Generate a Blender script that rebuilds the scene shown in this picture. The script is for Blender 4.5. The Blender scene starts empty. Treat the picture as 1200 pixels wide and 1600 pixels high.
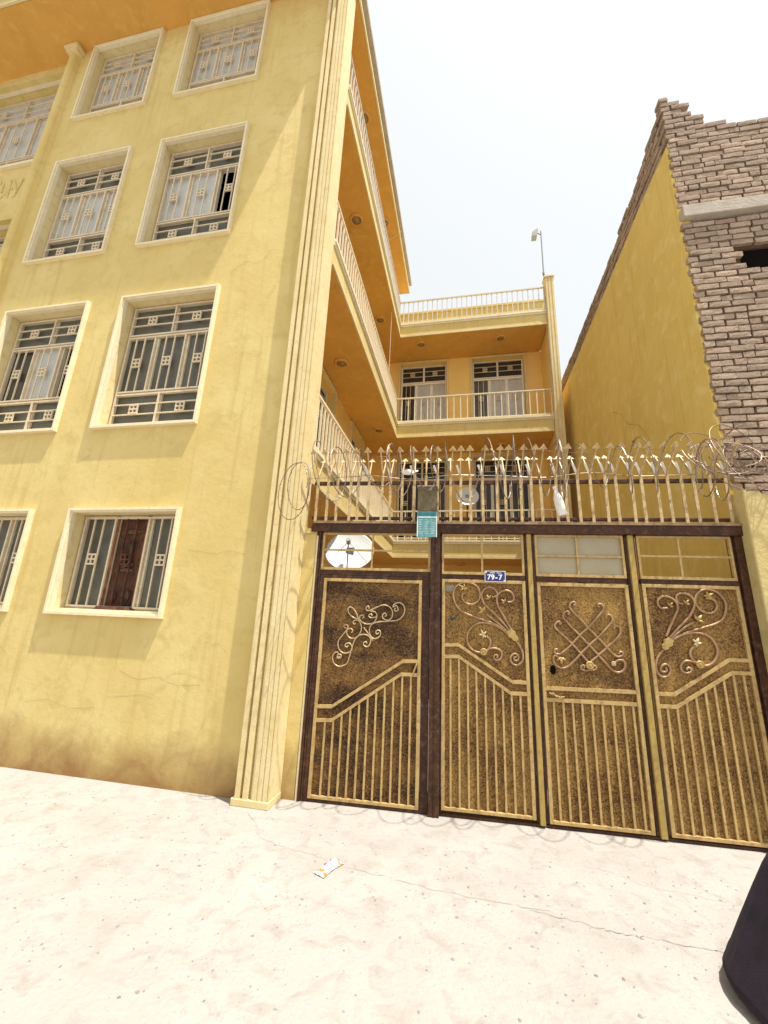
import bpy, bmesh, math, random
from mathutils import Vector, Matrix
random.seed(7)
SC = bpy.context.scene
COL = SC.collection

# ------------------------------------------------------------ camera, sky, sun, exposure
CAM_H = 1.587
cam_d = bpy.data.cameras.new('camera')
cam = bpy.data.objects.new('camera', cam_d)
COL.objects.link(cam)
RX = Vector((0.9812045, 0.1885122, 0.0412414))
DN = Vector((-0.0098972, 0.2625994, -0.9648542))
FW = Vector((-0.1927168, 0.9463111, 0.2595295))
m = Matrix((RX, -DN, -FW)).transposed().to_4x4()
m.translation = (0, 0, CAM_H)
cam.matrix_world = m
cam_d.sensor_fit = 'HORIZONTAL'
cam_d.sensor_width = 36
cam_d.lens = 640.34 / 1200 * 36
cam_d.clip_start = 0.05
cam_d.clip_end = 2000
SC.camera = cam

SUN_DIR = Vector((0.30, -0.135, 1.0)).normalized()
elev = math.asin(SUN_DIR.z)
world = bpy.data.worlds.new('World')
SC.world = world
world.use_nodes = True
wn = world.node_tree.nodes
wl = world.node_tree.links
bg = wn['Background']
sky = wn.new('ShaderNodeTexSky')
sky.sky_type = 'NISHITA'
sky.sun_disc = False
sky.sun_elevation = elev
sky.sun_rotation = math.atan2(SUN_DIR.x, SUN_DIR.y)
sky.altitude = 500
sky.air_density = 1.0
sky.dust_density = 7.0
sky.ozone_density = 1.0
# thin bright haze over the whole sky: the blue is washed out evenly
hs_ = wn.new('ShaderNodeHueSaturation')
hs_.inputs['Saturation'].default_value = 0.45
wl.new(sky.outputs[0], hs_.inputs['Color'])
hz = wn.new('ShaderNodeMix')
hz.data_type = 'RGBA'
hz.inputs[0].default_value = 0.72
wl.new(hs_.outputs[0], hz.inputs[6])
hz.inputs[7].default_value = (4.1, 4.22, 4.12, 1)
wl.new(hz.outputs[2], bg.inputs[0])
bg.inputs[1].default_value = 0.15

sun_d = bpy.data.lights.new('sun', 'SUN')
sun_d.energy = 4.6
sun_d.angle = math.radians(0.6)
sun_d.color = (1.0, 0.955, 0.87)
sun = bpy.data.objects.new('sun', sun_d)
COL.objects.link(sun)
sun.rotation_euler = SUN_DIR.to_track_quat('Z', 'Y').to_euler()
sun.location = (4, -3, 14)

SC.view_settings.view_transform = 'Standard'
SC.view_settings.look = 'None'
SC.view_settings.gamma = 1
SC.view_settings.use_curve_mapping = False
SC.view_settings.exposure = 0.72
SC.render.engine = 'CYCLES'
SC.cycles.max_bounces = 10
SC.cycles.diffuse_bounces = 8

# ------------------------------------------------------------ materials
def mat(name, base, rough=0.8, metal=0.0, var=None, scale=3.0, detail=6, bump=0.0, bscale=40.0, spec=0.3,
        var2=None, scale2=14.0, space='WORLD', rand=0.0, dirt=None, streak=None):
    """Noise-mottled surface: base/var colours mixed by noise, fine bump; dirt = (colour, height) for soil splash near the ground."""
    M = bpy.data.materials.new(name)
    M.use_nodes = True
    N = M.node_tree.nodes
    L = M.node_tree.links
    b = N['Principled BSDF']
    b.inputs['Roughness'].default_value = rough
    b.inputs['Metallic'].default_value = metal
    b.inputs['Specular IOR Level'].default_value = spec
    if space == 'WORLD':
        g = N.new('ShaderNodeNewGeometry')
        co = g.outputs['Position']
    else:
        g = N.new('ShaderNodeTexCoord')
        co = g.outputs['Object']
    def noise(s, d, dist=0.0, rough_=0.6):
        n = N.new('ShaderNodeTexNoise')
        n.inputs['Scale'].default_value = s
        n.inputs['Detail'].default_value = d
        n.inputs['Roughness'].default_value = rough_
        n.inputs['Distortion'].default_value = dist
        L.new(co, n.inputs['Vector'])
        return n
    def ramp(src, lo, hi):
        r = N.new('ShaderNodeMapRange')
        r.inputs['From Min'].default_value = lo
        r.inputs['From Max'].default_value = hi
        L.new(src, r.inputs['Value'])
        return r.outputs['Result']
    def mix(fac, a, c):
        x = N.new('ShaderNodeMix')
        x.data_type = 'RGBA'
        if isinstance(fac, float): x.inputs[0].default_value = fac
        else: L.new(fac, x.inputs[0])
        if isinstance(a, tuple): x.inputs[6].default_value = (*a, 1)
        else: L.new(a, x.inputs[6])
        if isinstance(c, tuple): x.inputs[7].default_value = (*c, 1)
        else: L.new(c, x.inputs[7])
        return x.outputs[2]
    col = base
    if var:
        col = mix(ramp(noise(scale, detail, 0.3).outputs[0], 0.35, 0.68), col, var)
    if var2:
        col = mix(ramp(noise(scale2, 5, 0.6).outputs[0], 0.5, 0.72), col, var2)
    if streak:
        mp = N.new('ShaderNodeMapping')
        mp.inputs['Scale'].default_value = (7, 7, 0.35)
        L.new(co, mp.inputs[0])
        n = N.new('ShaderNodeTexNoise')
        n.inputs['Scale'].default_value = 1.6
        n.inputs['Detail'].default_value = 5
        L.new(mp.outputs[0], n.inputs['Vector'])
        f = ramp(n.outputs[0], 0.56, 0.82)
        col = mix(f, col, streak)
    if dirt:
        sp = N.new('ShaderNodeSeparateXYZ')
        L.new(co, sp.inputs[0])
        nn = noise(2.2, 6, 0.5)
        ad = N.new('ShaderNodeMath')
        ad.operation = 'MULTIPLY_ADD'
        L.new(nn.outputs[0], ad.inputs[0])
        ad.inputs[1].default_value = -dirt[1] * 1.5
        L.new(sp.outputs[2], ad.inputs[2])
        f = ramp(ad.outputs[0], dirt[1] * 0.15, -dirt[1] * 0.75)
        col = mix(f, col, dirt[0])
    if rand:
        oi = N.new('ShaderNodeObjectInfo')
        hs = N.new('ShaderNodeHueSaturation')
        v = N.new('ShaderNodeMapRange')
        v.inputs['To Min'].default_value = 1 - rand
        v.inputs['To Max'].default_value = 1 + rand
        L.new(oi.outputs['Random'], v.inputs['Value'])
        L.new(v.outputs[0], hs.inputs['Value'])
        if isinstance(col, tuple): hs.inputs['Color'].default_value = (*col, 1)
        else: L.new(col, hs.inputs['Color'])
        col = hs.outputs[0]
    if isinstance(col, tuple): b.inputs['Base Color'].default_value = (*col, 1)
    else: L.new(col, b.inputs['Base Color'])
    if bump:
        bp = N.new('ShaderNodeBump')
        bp.inputs['Strength'].default_value = min(1.0, bump)
        bp.inputs['Distance'].default_value = 0.012
        L.new(noise(bscale, 8, 0.2, 0.62).outputs[0], bp.inputs['Height'])
        L.new(bp.outputs[0], b.inputs['Normal'])
    return M

YEL = mat('plaster_yellow', (0.60, 0.455, 0.165), 0.85, var=(0.66, 0.53, 0.23), scale=1.1, var2=(0.55, 0.425, 0.155), scale2=5,
          bump=0.28, bscale=17, dirt=((0.30, 0.17, 0.06), 0.55), streak=(0.52, 0.385, 0.135))
SIDEY = mat('plaster_side_bounce_yellow', (0.78, 0.53, 0.17), 0.85, var=(0.81, 0.58, 0.21), scale=1.4, bump=0.3, bscale=30)  # courtyard walls: yellow plaster shifted to orange, bounced light put into the colour
SOFF = mat('soffit_warm_shade_ochre', (0.63, 0.345, 0.078), 0.8, var=(0.57, 0.305, 0.066), scale=2.2, var2=(0.65, 0.385, 0.10), scale2=6, bump=0.15, bscale=18)  # the wall's yellow with warm shade and bounce painted in as ochre
OCHRE = mat('plaster_ochre', (0.73, 0.555, 0.165), 0.88, var=(0.66, 0.485, 0.125), scale=1.1, var2=(0.76, 0.61, 0.24), scale2=4.5,
            bump=0.4, bscale=16, streak=(0.58, 0.41, 0.10))
PALEY = mat('plaster_pale_yellow', (0.60, 0.50, 0.24), 0.85, var=(0.55, 0.43, 0.18), scale=2.5, var2=(0.47, 0.35, 0.15), scale2=7,
            bump=0.7, bscale=26)
CREAM = mat('paint_cream', (0.66, 0.53, 0.26), 0.75, var=(0.71, 0.60, 0.34), scale=3, var2=(0.60, 0.47, 0.22), scale2=12, bump=0.25, bscale=60)
WHITE = mat('paint_offwhite', (0.76, 0.68, 0.48), 0.7, var=(0.72, 0.62, 0.40), scale=5, var2=(0.66, 0.56, 0.38), scale2=22, bump=0.2, bscale=70)
RAIL = mat('paint_rail_cream', (0.74, 0.67, 0.50), 0.55, var=(0.70, 0.60, 0.42), scale=8, spec=0.4)
GRAYR = mat('paint_rail_grey', (0.62, 0.58, 0.50), 0.6, var=(0.55, 0.50, 0.42), scale=8)
GRIL = mat('paint_grille_beige', (0.68, 0.58, 0.42), 0.55, var=(0.62, 0.51, 0.35), scale=6, var2=(0.52, 0.40, 0.26), scale2=30, spec=0.4)
FRAME = mat('paint_frame_beige', (0.70, 0.62, 0.47), 0.55, var=(0.58, 0.48, 0.33), scale=6, spec=0.4)
DARKR = mat('unlit_depth_and_stain_black', (0.006, 0.005, 0.0045), 1.0, var=(0.010, 0.008, 0.007), scale=2, spec=0.0)  # near-black stands in for unlit room and opening depth; also a gate stain
SOOT = mat('soot_rust_brown', (0.055, 0.022, 0.014), 0.8, var=(0.13, 0.05, 0.022), scale=7, var2=(0.02, 0.01, 0.008), scale2=13, bump=0.4, bscale=50)
GATEDK = mat('gate_paint_dark_brown', (0.036, 0.014, 0.006), 0.5, var=(0.070, 0.027, 0.011), scale=5, var2=(0.12, 0.055, 0.03), scale2=25, spec=0.28)
GATEGD = mat('gate_paint_gold', (0.52, 0.365, 0.145), 0.5, 0.1, var=(0.42, 0.28, 0.105), scale=6, var2=(0.30, 0.16, 0.06), scale2=28, spec=0.5)
GATEYL = mat('gate_paint_yellow', (0.42, 0.30, 0.085), 0.45, var=(0.36, 0.24, 0.065), scale=7, var2=(0.30, 0.17, 0.05), scale2=26, spec=0.4)
SCROLL = mat('scroll_copper_brown', (0.30, 0.165, 0.08), 0.42, 0.3, var=(0.40, 0.25, 0.13), scale=14, spec=0.5)
SCROLLG = mat('scroll_pale_gold', (0.55, 0.42, 0.24), 0.40, 0.3, var=(0.46, 0.32, 0.16), scale=14, spec=0.5)
LEAFY = mat('cast_leaf_gold', (0.46, 0.33, 0.12), 0.5, 0.2, var=(0.36, 0.24, 0.08), scale=20)
LEAFW = mat('cast_leaf_pale', (0.60, 0.52, 0.32), 0.5, 0.0, var=(0.48, 0.38, 0.2), scale=20)
STEEL = mat('wire_galvanised', (0.36, 0.31, 0.26), 0.4, 0.7, var=(0.15, 0.085, 0.05), scale=7)
STEELD = mat('wire_rusty', (0.16, 0.10, 0.07), 0.5, 0.6, var=(0.30, 0.22, 0.16), scale=9)
BRICK = mat('mud_brick', (0.34, 0.245, 0.178), 0.92, var=(0.40, 0.305, 0.23), scale=10, var2=(0.225, 0.15, 0.105), scale2=40, bump=0.7, bscale=60, rand=0.2)
MUD = mat('mud_mortar', (0.07, 0.04, 0.024), 0.95, var=(0.11, 0.065, 0.04), scale=8, bump=1.0, bscale=35)
CONC = mat('lintel_concrete', (0.46, 0.41, 0.34), 0.9, var=(0.37, 0.32, 0.26), scale=6, bump=0.8, bscale=40)
DISHW = mat('dish_white', (0.60, 0.60, 0.595), 0.45, var=(0.55, 0.55, 0.54), scale=4, spec=0.4)
GREYM = mat('grey_metal', (0.30, 0.29, 0.28), 0.5, 0.4, var=(0.22, 0.21, 0.20), scale=10)
REDP = mat('red_paint', (0.30, 0.025, 0.015), 0.5, var=(0.22, 0.02, 0.012), scale=8)
PLAST = mat('plastic_white', (0.78, 0.76, 0.72), 0.35, var=(0.68, 0.66, 0.62), scale=15)
BLACK = mat('cloth_black', (0.012, 0.009, 0.014), 0.85, var=(0.022, 0.013, 0.026), scale=12, bump=0.5, bscale=180, space='OBJ')

def glass_mat(name, base, rough, var):
    M = mat(name, base, rough, 0.0, var=var, scale=4.0, spec=0.3, bump=0.12, bscale=90)
    return M
GLASS = glass_mat('pane_frosted_grey', (0.085, 0.083, 0.062), 0.40, (0.13, 0.122, 0.095))
GLASSL = glass_mat('pane_curtain_blue_grey', (0.44, 0.45, 0.43), 0.30, (0.54, 0.54, 0.51))
GLASSD = glass_mat('pane_dark', (0.035, 0.033, 0.032), 0.15, (0.06, 0.055, 0.05))
GLASSM = glass_mat('pane_milky', (0.36, 0.31, 0.20), 0.45, (0.40, 0.35, 0.24))

def hammered(name, light, dark, bias, wave):
    """Embossed gate sheet: gold on the raised spots, dark in the hollows."""
    M = bpy.data.materials.new(name)
    M.use_nodes = True
    N = M.node_tree.nodes
    L = M.node_tree.links
    b = N['Principled BSDF']
    b.inputs['Metallic'].default_value = 0.2
    b.inputs['Roughness'].default_value = 0.5
    b.inputs['Specular IOR Level'].default_value = 0.3
    tc = N.new('ShaderNodeNewGeometry')
    mp = N.new('ShaderNodeMapping')
    mp.inputs['Scale'].default_value = (1, 1, 1.0 if not wave else 1.9)
    L.new(tc.outputs['Position'], mp.inputs[0])
    def nz(s, d, dist):
        n = N.new('ShaderNodeTexNoise')
        n.inputs['Scale'].default_value = s
        n.inputs['Detail'].default_value = d
        n.inputs['Distortion'].default_value = dist
        L.new(mp.outputs[0], n.inputs['Vector'])
        return n.outputs[0]
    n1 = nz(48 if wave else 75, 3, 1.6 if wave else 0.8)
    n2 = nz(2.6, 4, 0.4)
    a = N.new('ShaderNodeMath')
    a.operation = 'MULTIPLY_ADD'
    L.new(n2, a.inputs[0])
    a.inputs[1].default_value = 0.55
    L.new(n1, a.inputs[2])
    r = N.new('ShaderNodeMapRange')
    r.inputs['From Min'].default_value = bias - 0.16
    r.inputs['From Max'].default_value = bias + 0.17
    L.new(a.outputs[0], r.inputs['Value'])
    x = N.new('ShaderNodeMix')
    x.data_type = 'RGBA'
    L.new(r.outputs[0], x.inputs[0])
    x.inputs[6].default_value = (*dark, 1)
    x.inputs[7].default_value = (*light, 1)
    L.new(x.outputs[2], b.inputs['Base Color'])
    bp = N.new('ShaderNodeBump')
    bp.inputs['Strength'].default_value = 0.9
    bp.inputs['Distance'].default_value = 0.006
    L.new(n1, bp.inputs['Height'])
    L.new(bp.outputs[0], b.inputs['Normal'])
    return M
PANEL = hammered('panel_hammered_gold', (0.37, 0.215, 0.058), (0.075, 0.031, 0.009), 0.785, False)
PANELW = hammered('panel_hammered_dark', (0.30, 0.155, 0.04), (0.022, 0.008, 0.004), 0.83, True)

def ground_mat():
    M = mat('street_concrete', (0.315, 0.291, 0.262), 0.92, var=(0.375, 0.350, 0.322), scale=1.3, detail=10, var2=(0.275, 0.25, 0.222), scale2=7,
            bump=0.8, bscale=34)
    N = M.node_tree.nodes
    L = M.node_tree.links
    b = N['Principled BSDF']
    src = b.inputs['Base Color'].links[0].from_socket
    g = N.new('ShaderNodeNewGeometry')
    v = N.new('ShaderNodeTexVoronoi')
    v.inputs['Scale'].default_value = 38
    v.inputs['Randomness'].default_value = 1
    L.new(g.outputs['Position'], v.inputs['Vector'])
    n = N.new('ShaderNodeTexNoise')
    n.inputs['Scale'].default_value = 1.4
    n.inputs['Detail'].default_value = 5
    L.new(g.outputs['Position'], n.inputs['Vector'])
    r = N.new('ShaderNodeMapRange')
    r.inputs['From Min'].default_value = 0.30
    r.inputs['From Max'].default_value = 0.12
    L.new(v.outputs['Distance'], r.inputs['Value'])
    r2 = N.new('ShaderNodeMapRange')
    r2.inputs['From Min'].default_value = 0.45
    r2.inputs['From Max'].default_value = 0.65
    L.new(n.outputs[0], r2.inputs['Value'])
    mu = N.new('ShaderNodeMath')
    mu.operation = 'MULTIPLY'
    L.new(r.outputs[0], mu.inputs[0])
    L.new(r2.outputs[0], mu.inputs[1])
    mu2 = N.new('ShaderNodeMath')
    mu2.operation = 'MULTIPLY'
    mu2.inputs[1].default_value = 0.42
    L.new(mu.outputs[0], mu2.inputs[0])
    x = N.new('ShaderNodeMix')
    x.data_type = 'RGBA'
    L.new(mu2.outputs[0], x.inputs[0])
    L.new(src, x.inputs[6])
    x.inputs[7].default_value = (0.19, 0.16, 0.135, 1)
    L.new(x.outputs[2], b.inputs['Base Color'])
    return M
GROUND = ground_mat()
CRACK = mat('crack_dirt', (0.225, 0.20, 0.175), 0.95, var=(0.30, 0.275, 0.25), scale=6)
PEB = mat('pebble_grey', (0.27, 0.24, 0.21), 0.9, var=(0.18, 0.155, 0.13), scale=12)
STONEP = mat('joint_pale', (0.40, 0.35, 0.28), 0.9)

# ------------------------------------------------------------ mesh helpers
class MB:
    def __init__(s):
        s.v, s.f = [], []
    def box(s, x0, y0, z0, x1, y1, z1):
        n = len(s.v)
        s.v += [(x, y, z) for z in (z0, z1) for y in (y0, y1) for x in (x0, x1)]
        s.f += [tuple(n + i for i in q) for q in ((0, 2, 3, 1), (4, 5, 7, 6), (0, 1, 5, 4), (2, 6, 7, 3), (0, 4, 6, 2), (1, 3, 7, 5))]
        return s
    def quad(s, *p):
        n = len(s.v)
        s.v += list(p)
        s.f.append(tuple(range(n, n + len(p))))
        return s
    def prism(s, pts, axis, a, b):
        """extrude a closed polygon along an axis ('x','y','z') from a to b; pts are in the two other axes in order."""
        n = len(s.v)
        k = len(pts)
        for d in (a, b):
            for p, q in pts:
                s.v.append({'x': (d, p, q), 'y': (p, d, q), 'z': (p, q, d)}[axis])
        s.f.append(tuple(range(n + k - 1, n - 1, -1)))
        s.f.append(tuple(range(n + k, n + 2 * k)))
        for i in range(k):
            j = (i + 1) % k
            s.f.append((n + i, n + j, n + k + j, n + k + i))
        return s
    def bar(s, a, b, w, d=None, up=(0, 0, 1)):
        """rectangular bar from a to b, w wide, d deep"""
        d = w if d is None else d
        a, b = Vector(a), Vector(b)
        t = (b - a).normalized()
        u = Vector(up)
        if abs(t.dot(u)) > 0.95: u = Vector((0, 1, 0))
        p = t.cross(u).normalized()
        q = p.cross(t).normalized()
        n = len(s.v)
        for e in (a, b):
            for i, j in ((-1, -1), (1, -1), (1, 1), (-1, 1)):
                s.v.append(tuple(e + p * (i * w / 2) + q * (j * d / 2)))
        s.f += [tuple(n + i for i in r) for r in ((3, 2, 1, 0), (4, 5, 6, 7), (0, 1, 5, 4), (1, 2, 6, 5), (2, 3, 7, 6), (3, 0, 4, 7))]
        return s
    def tube(s, pts, r, k=6, close=False):
        pts = [Vector(p) for p in pts]
        n0 = len(s.v)
        m_ = len(pts)
        nrm = None
        for i, p in enumerate(pts):
            t = (pts[min(i + 1, m_ - 1)] - pts[max(i - 1, 0)])
            t = t.normalized() if t.length > 1e-9 else Vector((0, 0, 1))
            if nrm is None:
                nrm = t.orthogonal().normalized()
            nrm = (nrm - t * nrm.dot(t))
            nrm = nrm.normalized() if nrm.length > 1e-6 else t.orthogonal().normalized()
            bn = t.cross(nrm)
            rr = r[i] if isinstance(r, (list, tuple)) else r
            for j in range(k):
                an = 2 * math.pi * j / k
                s.v.append(tuple(p + (nrm * math.cos(an) + bn * math.sin(an)) * rr))
        for i in range(m_ - 1):
            for j in range(k):
                a, b = n0 + i * k + j, n0 + i * k + (j + 1) % k
                s.f.append((a, b, b + k, a + k))
        s.f.append(tuple(n0 + j for j in reversed(range(k))))
        s.f.append(tuple(n0 + (m_ - 1) * k + j for j in range(k)))
        return s
    def lathe(s, prof, c=(0, 0, 0), k=24, axis='z', sx=1.0, sy=1.0):
        n0 = len(s.v)
        for r, h in prof:
            for j in range(k):
                an = 2 * math.pi * j / k
                x, y = r * math.cos(an) * sx, r * math.sin(an) * sy
                p = (x, y, h) if axis == 'z' else (x, h, y)
                s.v.append((c[0] + p[0], c[1] + p[1], c[2] + p[2]))
        for i in range(len(prof) - 1):
            for j in range(k):
                a, b = n0 + i * k + j, n0 + i * k + (j + 1) % k
                s.f.append((a, b, b + k, a + k) if axis == 'z' else (a, a + k, b + k, b))
        return s
    def mesh(s, name, m_, smooth=False):
        me = bpy.data.meshes.new(name)
        me.from_pydata(s.v, [], s.f)
        me.materials.append(m_)
        bm = bmesh.new()
        bm.from_mesh(me)
        bmesh.ops.recalc_face_normals(bm, faces=bm.faces)
        bm.to_mesh(me)
        bm.free()
        if smooth:
            for p in me.polygons: p.use_smooth = True
        return me
    def build(s, name, m_, parent=None, smooth=False, bevel=0.0, loc=None):
        o = link(name, s.mesh(name, m_, smooth), parent, loc)
        if bevel:
            bv = o.modifiers.new('bevel', 'BEVEL')
            bv.width = bevel
            bv.segments = 2
            bv.limit_method = 'ANGLE'
        return o

def link(name, me, parent=None, loc=None):
    o = bpy.data.objects.new(name, me)
    COL.objects.link(o)
    if parent: o.parent = parent
    if loc: o.location = loc
    return o
def tag(o, label=None, cat=None, group=None, kind=None):
    if label: o['label'] = label
    if cat: o['category'] = cat
    if group: o['group'] = group
    if kind: o['kind'] = kind
    return o
def thing(name, label, cat, loc=(0, 0, 0), rz=0.0, group=None):
    o = bpy.data.objects.new(name, None)
    COL.objects.link(o)
    o.location = loc
    o.rotation_euler = (0, 0, rz)
    return tag(o, label, cat, group)
def copy_tree(o, parent=None):
    c = o.copy()
    COL.objects.link(c)
    c.parent = parent
    for ch in list(o.children): copy_tree(ch, c)
    return c
def smooth_line(P, sub=4, rounds=0):
    """Catmull-Rom through 2D/3D points"""
    P = [Vector(p) for p in P]
    out = []
    n = len(P)
    for i in range(n - 1):
        p0, p1, p2, p3 = P[max(i - 1, 0)], P[i], P[i + 1], P[min(i + 2, n - 1)]
        for k in range(sub):
            t = k / sub
            out.append(0.5 * ((2 * p1) + (p2 - p0) * t + (2 * p0 - 5 * p1 + 4 * p2 - p3) * t * t + (3 * p1 - p0 - 3 * p2 + p3) * t ** 3))
    out.append(P[-1])
    return out

# ------------------------------------------------------------ street
FY = 3.908           # street facade plane
GX0, GY0, GROT = -1.418, 4.053, math.atan2(0.0473141, 0.99888006)   # gate line: origin at the wicket side, slightly turned
ground = MB().quad((-150, -150, 0), (150, -150, 0), (150, 150, 0), (-150, 150, 0)).build('ground', GROUND)
tag(ground, kind='structure')
def crack(pts, w):
    w *= .2
    P = smooth_line([(x, y, 0) for x, y in pts], 8)
    b = MB()
    R = random.Random(len(pts) * 7 + int(w * 1e5))
    prev = None
    for i, p in enumerate(P):
        ww = w * R.uniform(0.25, 1.0) * (0.3 if i in (0, len(P) - 1) else 1)
        q = (p.x + R.uniform(-.009, .009), p.y + R.uniform(-.012, .012))
        cur = ((q[0], q[1] - ww, 0.004), (q[0], q[1] + ww, 0.004))
        if prev: b.quad(prev[0], cur[0], cur[1], prev[1])
        prev = cur
    return tag(b.build('crack', CRACK, ground), kind='structure')
crack([(-1.83, 3.72), (-1.62, 3.50), (-1.52, 3.36), (-1.30, 3.28), (-1.08, 3.24), (-.86, 3.17), (-.55, 3.13), (-.25, 3.08), (.1, 3.06), (.5, 3.05)], 0.010)
crack([(.35, 3.03), (.62, 3.0), (.82, 2.96), (1.02, 2.97), (1.25, 2.95), (1.5, 2.98), (1.9, 2.95)], 0.014)
crack([(-1.55, 3.42), (-1.60, 3.2), (-1.52, 3.02), (-1.56, 2.85), (-1.5, 2.7)], 0.006)
crack([(.8, 3.62), (.98, 3.58), (1.1, 3.5), (1.35, 3.46), (1.6, 3.42)], 0.007)
pe = MB()
R = random.Random(3)
for i in range(1500):
    x, y = R.uniform(-4.5, 2.6), R.uniform(1.35, 3.7)
    r = R.choice((.003, .004, .005, .006, .009)) * R.uniform(.7, 1.2)
    k = R.randint(4, 6)
    a0 = R.uniform(0, 6)
    base = [(x + r * math.cos(a0 + 6.283 * j / k) * R.uniform(.7, 1.3), y + r * math.sin(a0 + 6.283 * j / k) * R.uniform(.7, 1.3), 0.001) for j in range(k)]
    top = (x + R.uniform(-.3, .3) * r, y, r * R.uniform(.4, .8))
    for j in range(k): pe.quad(base[j], base[(j + 1) % k], top)
tag(pe.build('pebbles', PEB), kind='stuff')

# ------------------------------------------------------------ apartment building
apt = thing('apartment_building', 'yellow plastered apartment block with barred windows and balconies around the courtyard', 'building')

def wall_with_holes(x0, x1, z0, z1, y0, y1, holes, reveals=None):
    """front faces at y0, reveals back to y1, back faces at y1"""
    xs = sorted({x0, x1, *[h[0] for h in holes], *[h[1] for h in holes]})
    zs = sorted({z0, z1, *[h[2] for h in holes], *[h[3] for h in holes]})
    b = MB()
    inh = lambda x, z: any(h[0] < x < h[1] and h[2] < z < h[3] for h in holes)
    for i in range(len(xs) - 1):
        for j in range(len(zs) - 1):
            a, c, d, e = xs[i], xs[i + 1], zs[j], zs[j + 1]
            if a < x0 - 1e-6 or c > x1 + 1e-6 or d < z0 - 1e-6 or e > z1 + 1e-6: continue
            if inh((a + c) / 2, (d + e) / 2): continue
            b.quad((a, y0, d), (c, y0, d), (c, y0, e), (a, y0, e))
            b.quad((a, y1, d), (a, y1, e), (c, y1, e), (c, y1, d))
    wall_b = b
    b = reveals or b
    for a, c, d, e in holes:
        b.quad((a, y0, d), (a, y1, d), (a, y1, e), (a, y0, e))
        b.quad((c, y0, d), (c, y0, e), (c, y1, e), (c, y1, d))
        b.quad((a, y0, d), (c, y0, d), (c, y1, d), (a, y1, d))
        b.quad((a, y0, e), (a, y1, e), (c, y1, e), (c, y0, e))
    b = wall_b
    b.quad((x0, y0, z0), (x0, y1, z0), (x0, y1, z1), (x0, y0, z1))
    b.quad((x1, y0, z0), (x1, y0, z1), (x1, y1, z1), (x1, y1, z0))
    return wall_b

SW = 0.046     # surround width
WL, WR, LL, LR = -4.569, -3.098, -6.546, -5.112
ROWS = {'g': (1.527, 2.731), 'a': (3.764, 5.744), 'b': (6.616, 8.688), 'c': (9.679, 11.535)}
fw = []
for c0, c1 in ((WL, WR), (LL, LR)):
    for k, (z0, z1) in ROWS.items():
        fw.append((k, c0, c1, z0, z1))
HI = SW - .006
holes = [(a + HI, c - HI, d + HI, e - HI) for _, a, c, d, e in fw]
REV = mat('paint_reveal_cream', (0.66, 0.55, 0.29), 0.8, var=(0.69, 0.59, 0.34), scale=2, var2=(0.58, 0.45, 0.2), scale2=9, bump=.2, bscale=40)
wb = wall_with_holes(-7.0, -1.90, 0, 11.55, FY, FY + 0.24, holes, MB())
wb.build('front_wall', YEL, apt)
for (a, c, d, e) in holes:
    b = MB()
    y0, y1 = FY + .001, FY + .24
    b.quad((a, y0, d), (a, y1, d), (a, y1, e), (a, y0, e))
    b.quad((c, y0, d), (c, y0, e), (c, y1, e), (c, y1, d))
    b.quad((a, y0, d), (c, y0, d), (c, y1, d), (a, y1, d))
    b.quad((a, y0, e), (a, y1, e), (c, y1, e), (c, y0, e))
    b.build('window_reveal', REV, apt)
# the bay beyond the round pier, set back
LWY = 4.0
lh = [(-9.55, -7.26, 9.06, 11.36), (-9.55, -7.26, 5.9, 7.81)]
wall_with_holes(-12, -7.0, 0, 11.55, LWY, LWY + 0.3, lh).build('stair_wall', YEL, apt)
pier = MB()
prof = [(-7.0, LWY + .1), (-7.0, 3.86)] + [(-6.93 + .07 * math.cos(math.pi - a), 3.86 - .07 * math.sin(a)) for a in [i * math.pi / 8 for i in range(1, 9)]] + [(-6.83, FY + .02)]
pier.prism(prof, 'z', 0, 11.36)
pier.build('pier', YEL, apt)
pc = MB()
for i, (e, z0, z1) in enumerate(((.03, 11.36, 11.42), (.06, 11.422, 11.48), (.03, 11.482, 11.548))):
    pc.box(-7.0 - e, 3.79 - e, z0, -6.84 + e, FY + .01, z1)
pc.build('pier_cap', CREAM, apt)
LET = [[(-7.876, 8.738), (-7.866, 8.659)], [(-7.797, 8.67), (-7.771, 8.46)], [(-7.689, 8.672), (-7.681, 8.391)], [(-7.664, 8.705), (-7.612, 8.314)],
       [(-7.613, 8.402), (-7.646, 8.688), (-7.597, 8.703), (-7.514, 8.583), (-7.454, 8.406), (-7.449, 8.311), (-7.5, 8.297)],
       [(-7.562, 8.67), (-7.431, 8.389), (-7.383, 8.688)], [(-7.769, 8.334), (-7.732, 8.332), (-7.736, 8.377)], [(-7.573, 8.494), (-7.551, 8.515)]]
for l in LET:
    MB().tube([(x, LWY - .004, z) for x, z in l], 0.02, 6).build('relief_letter', YEL, apt)

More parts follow.
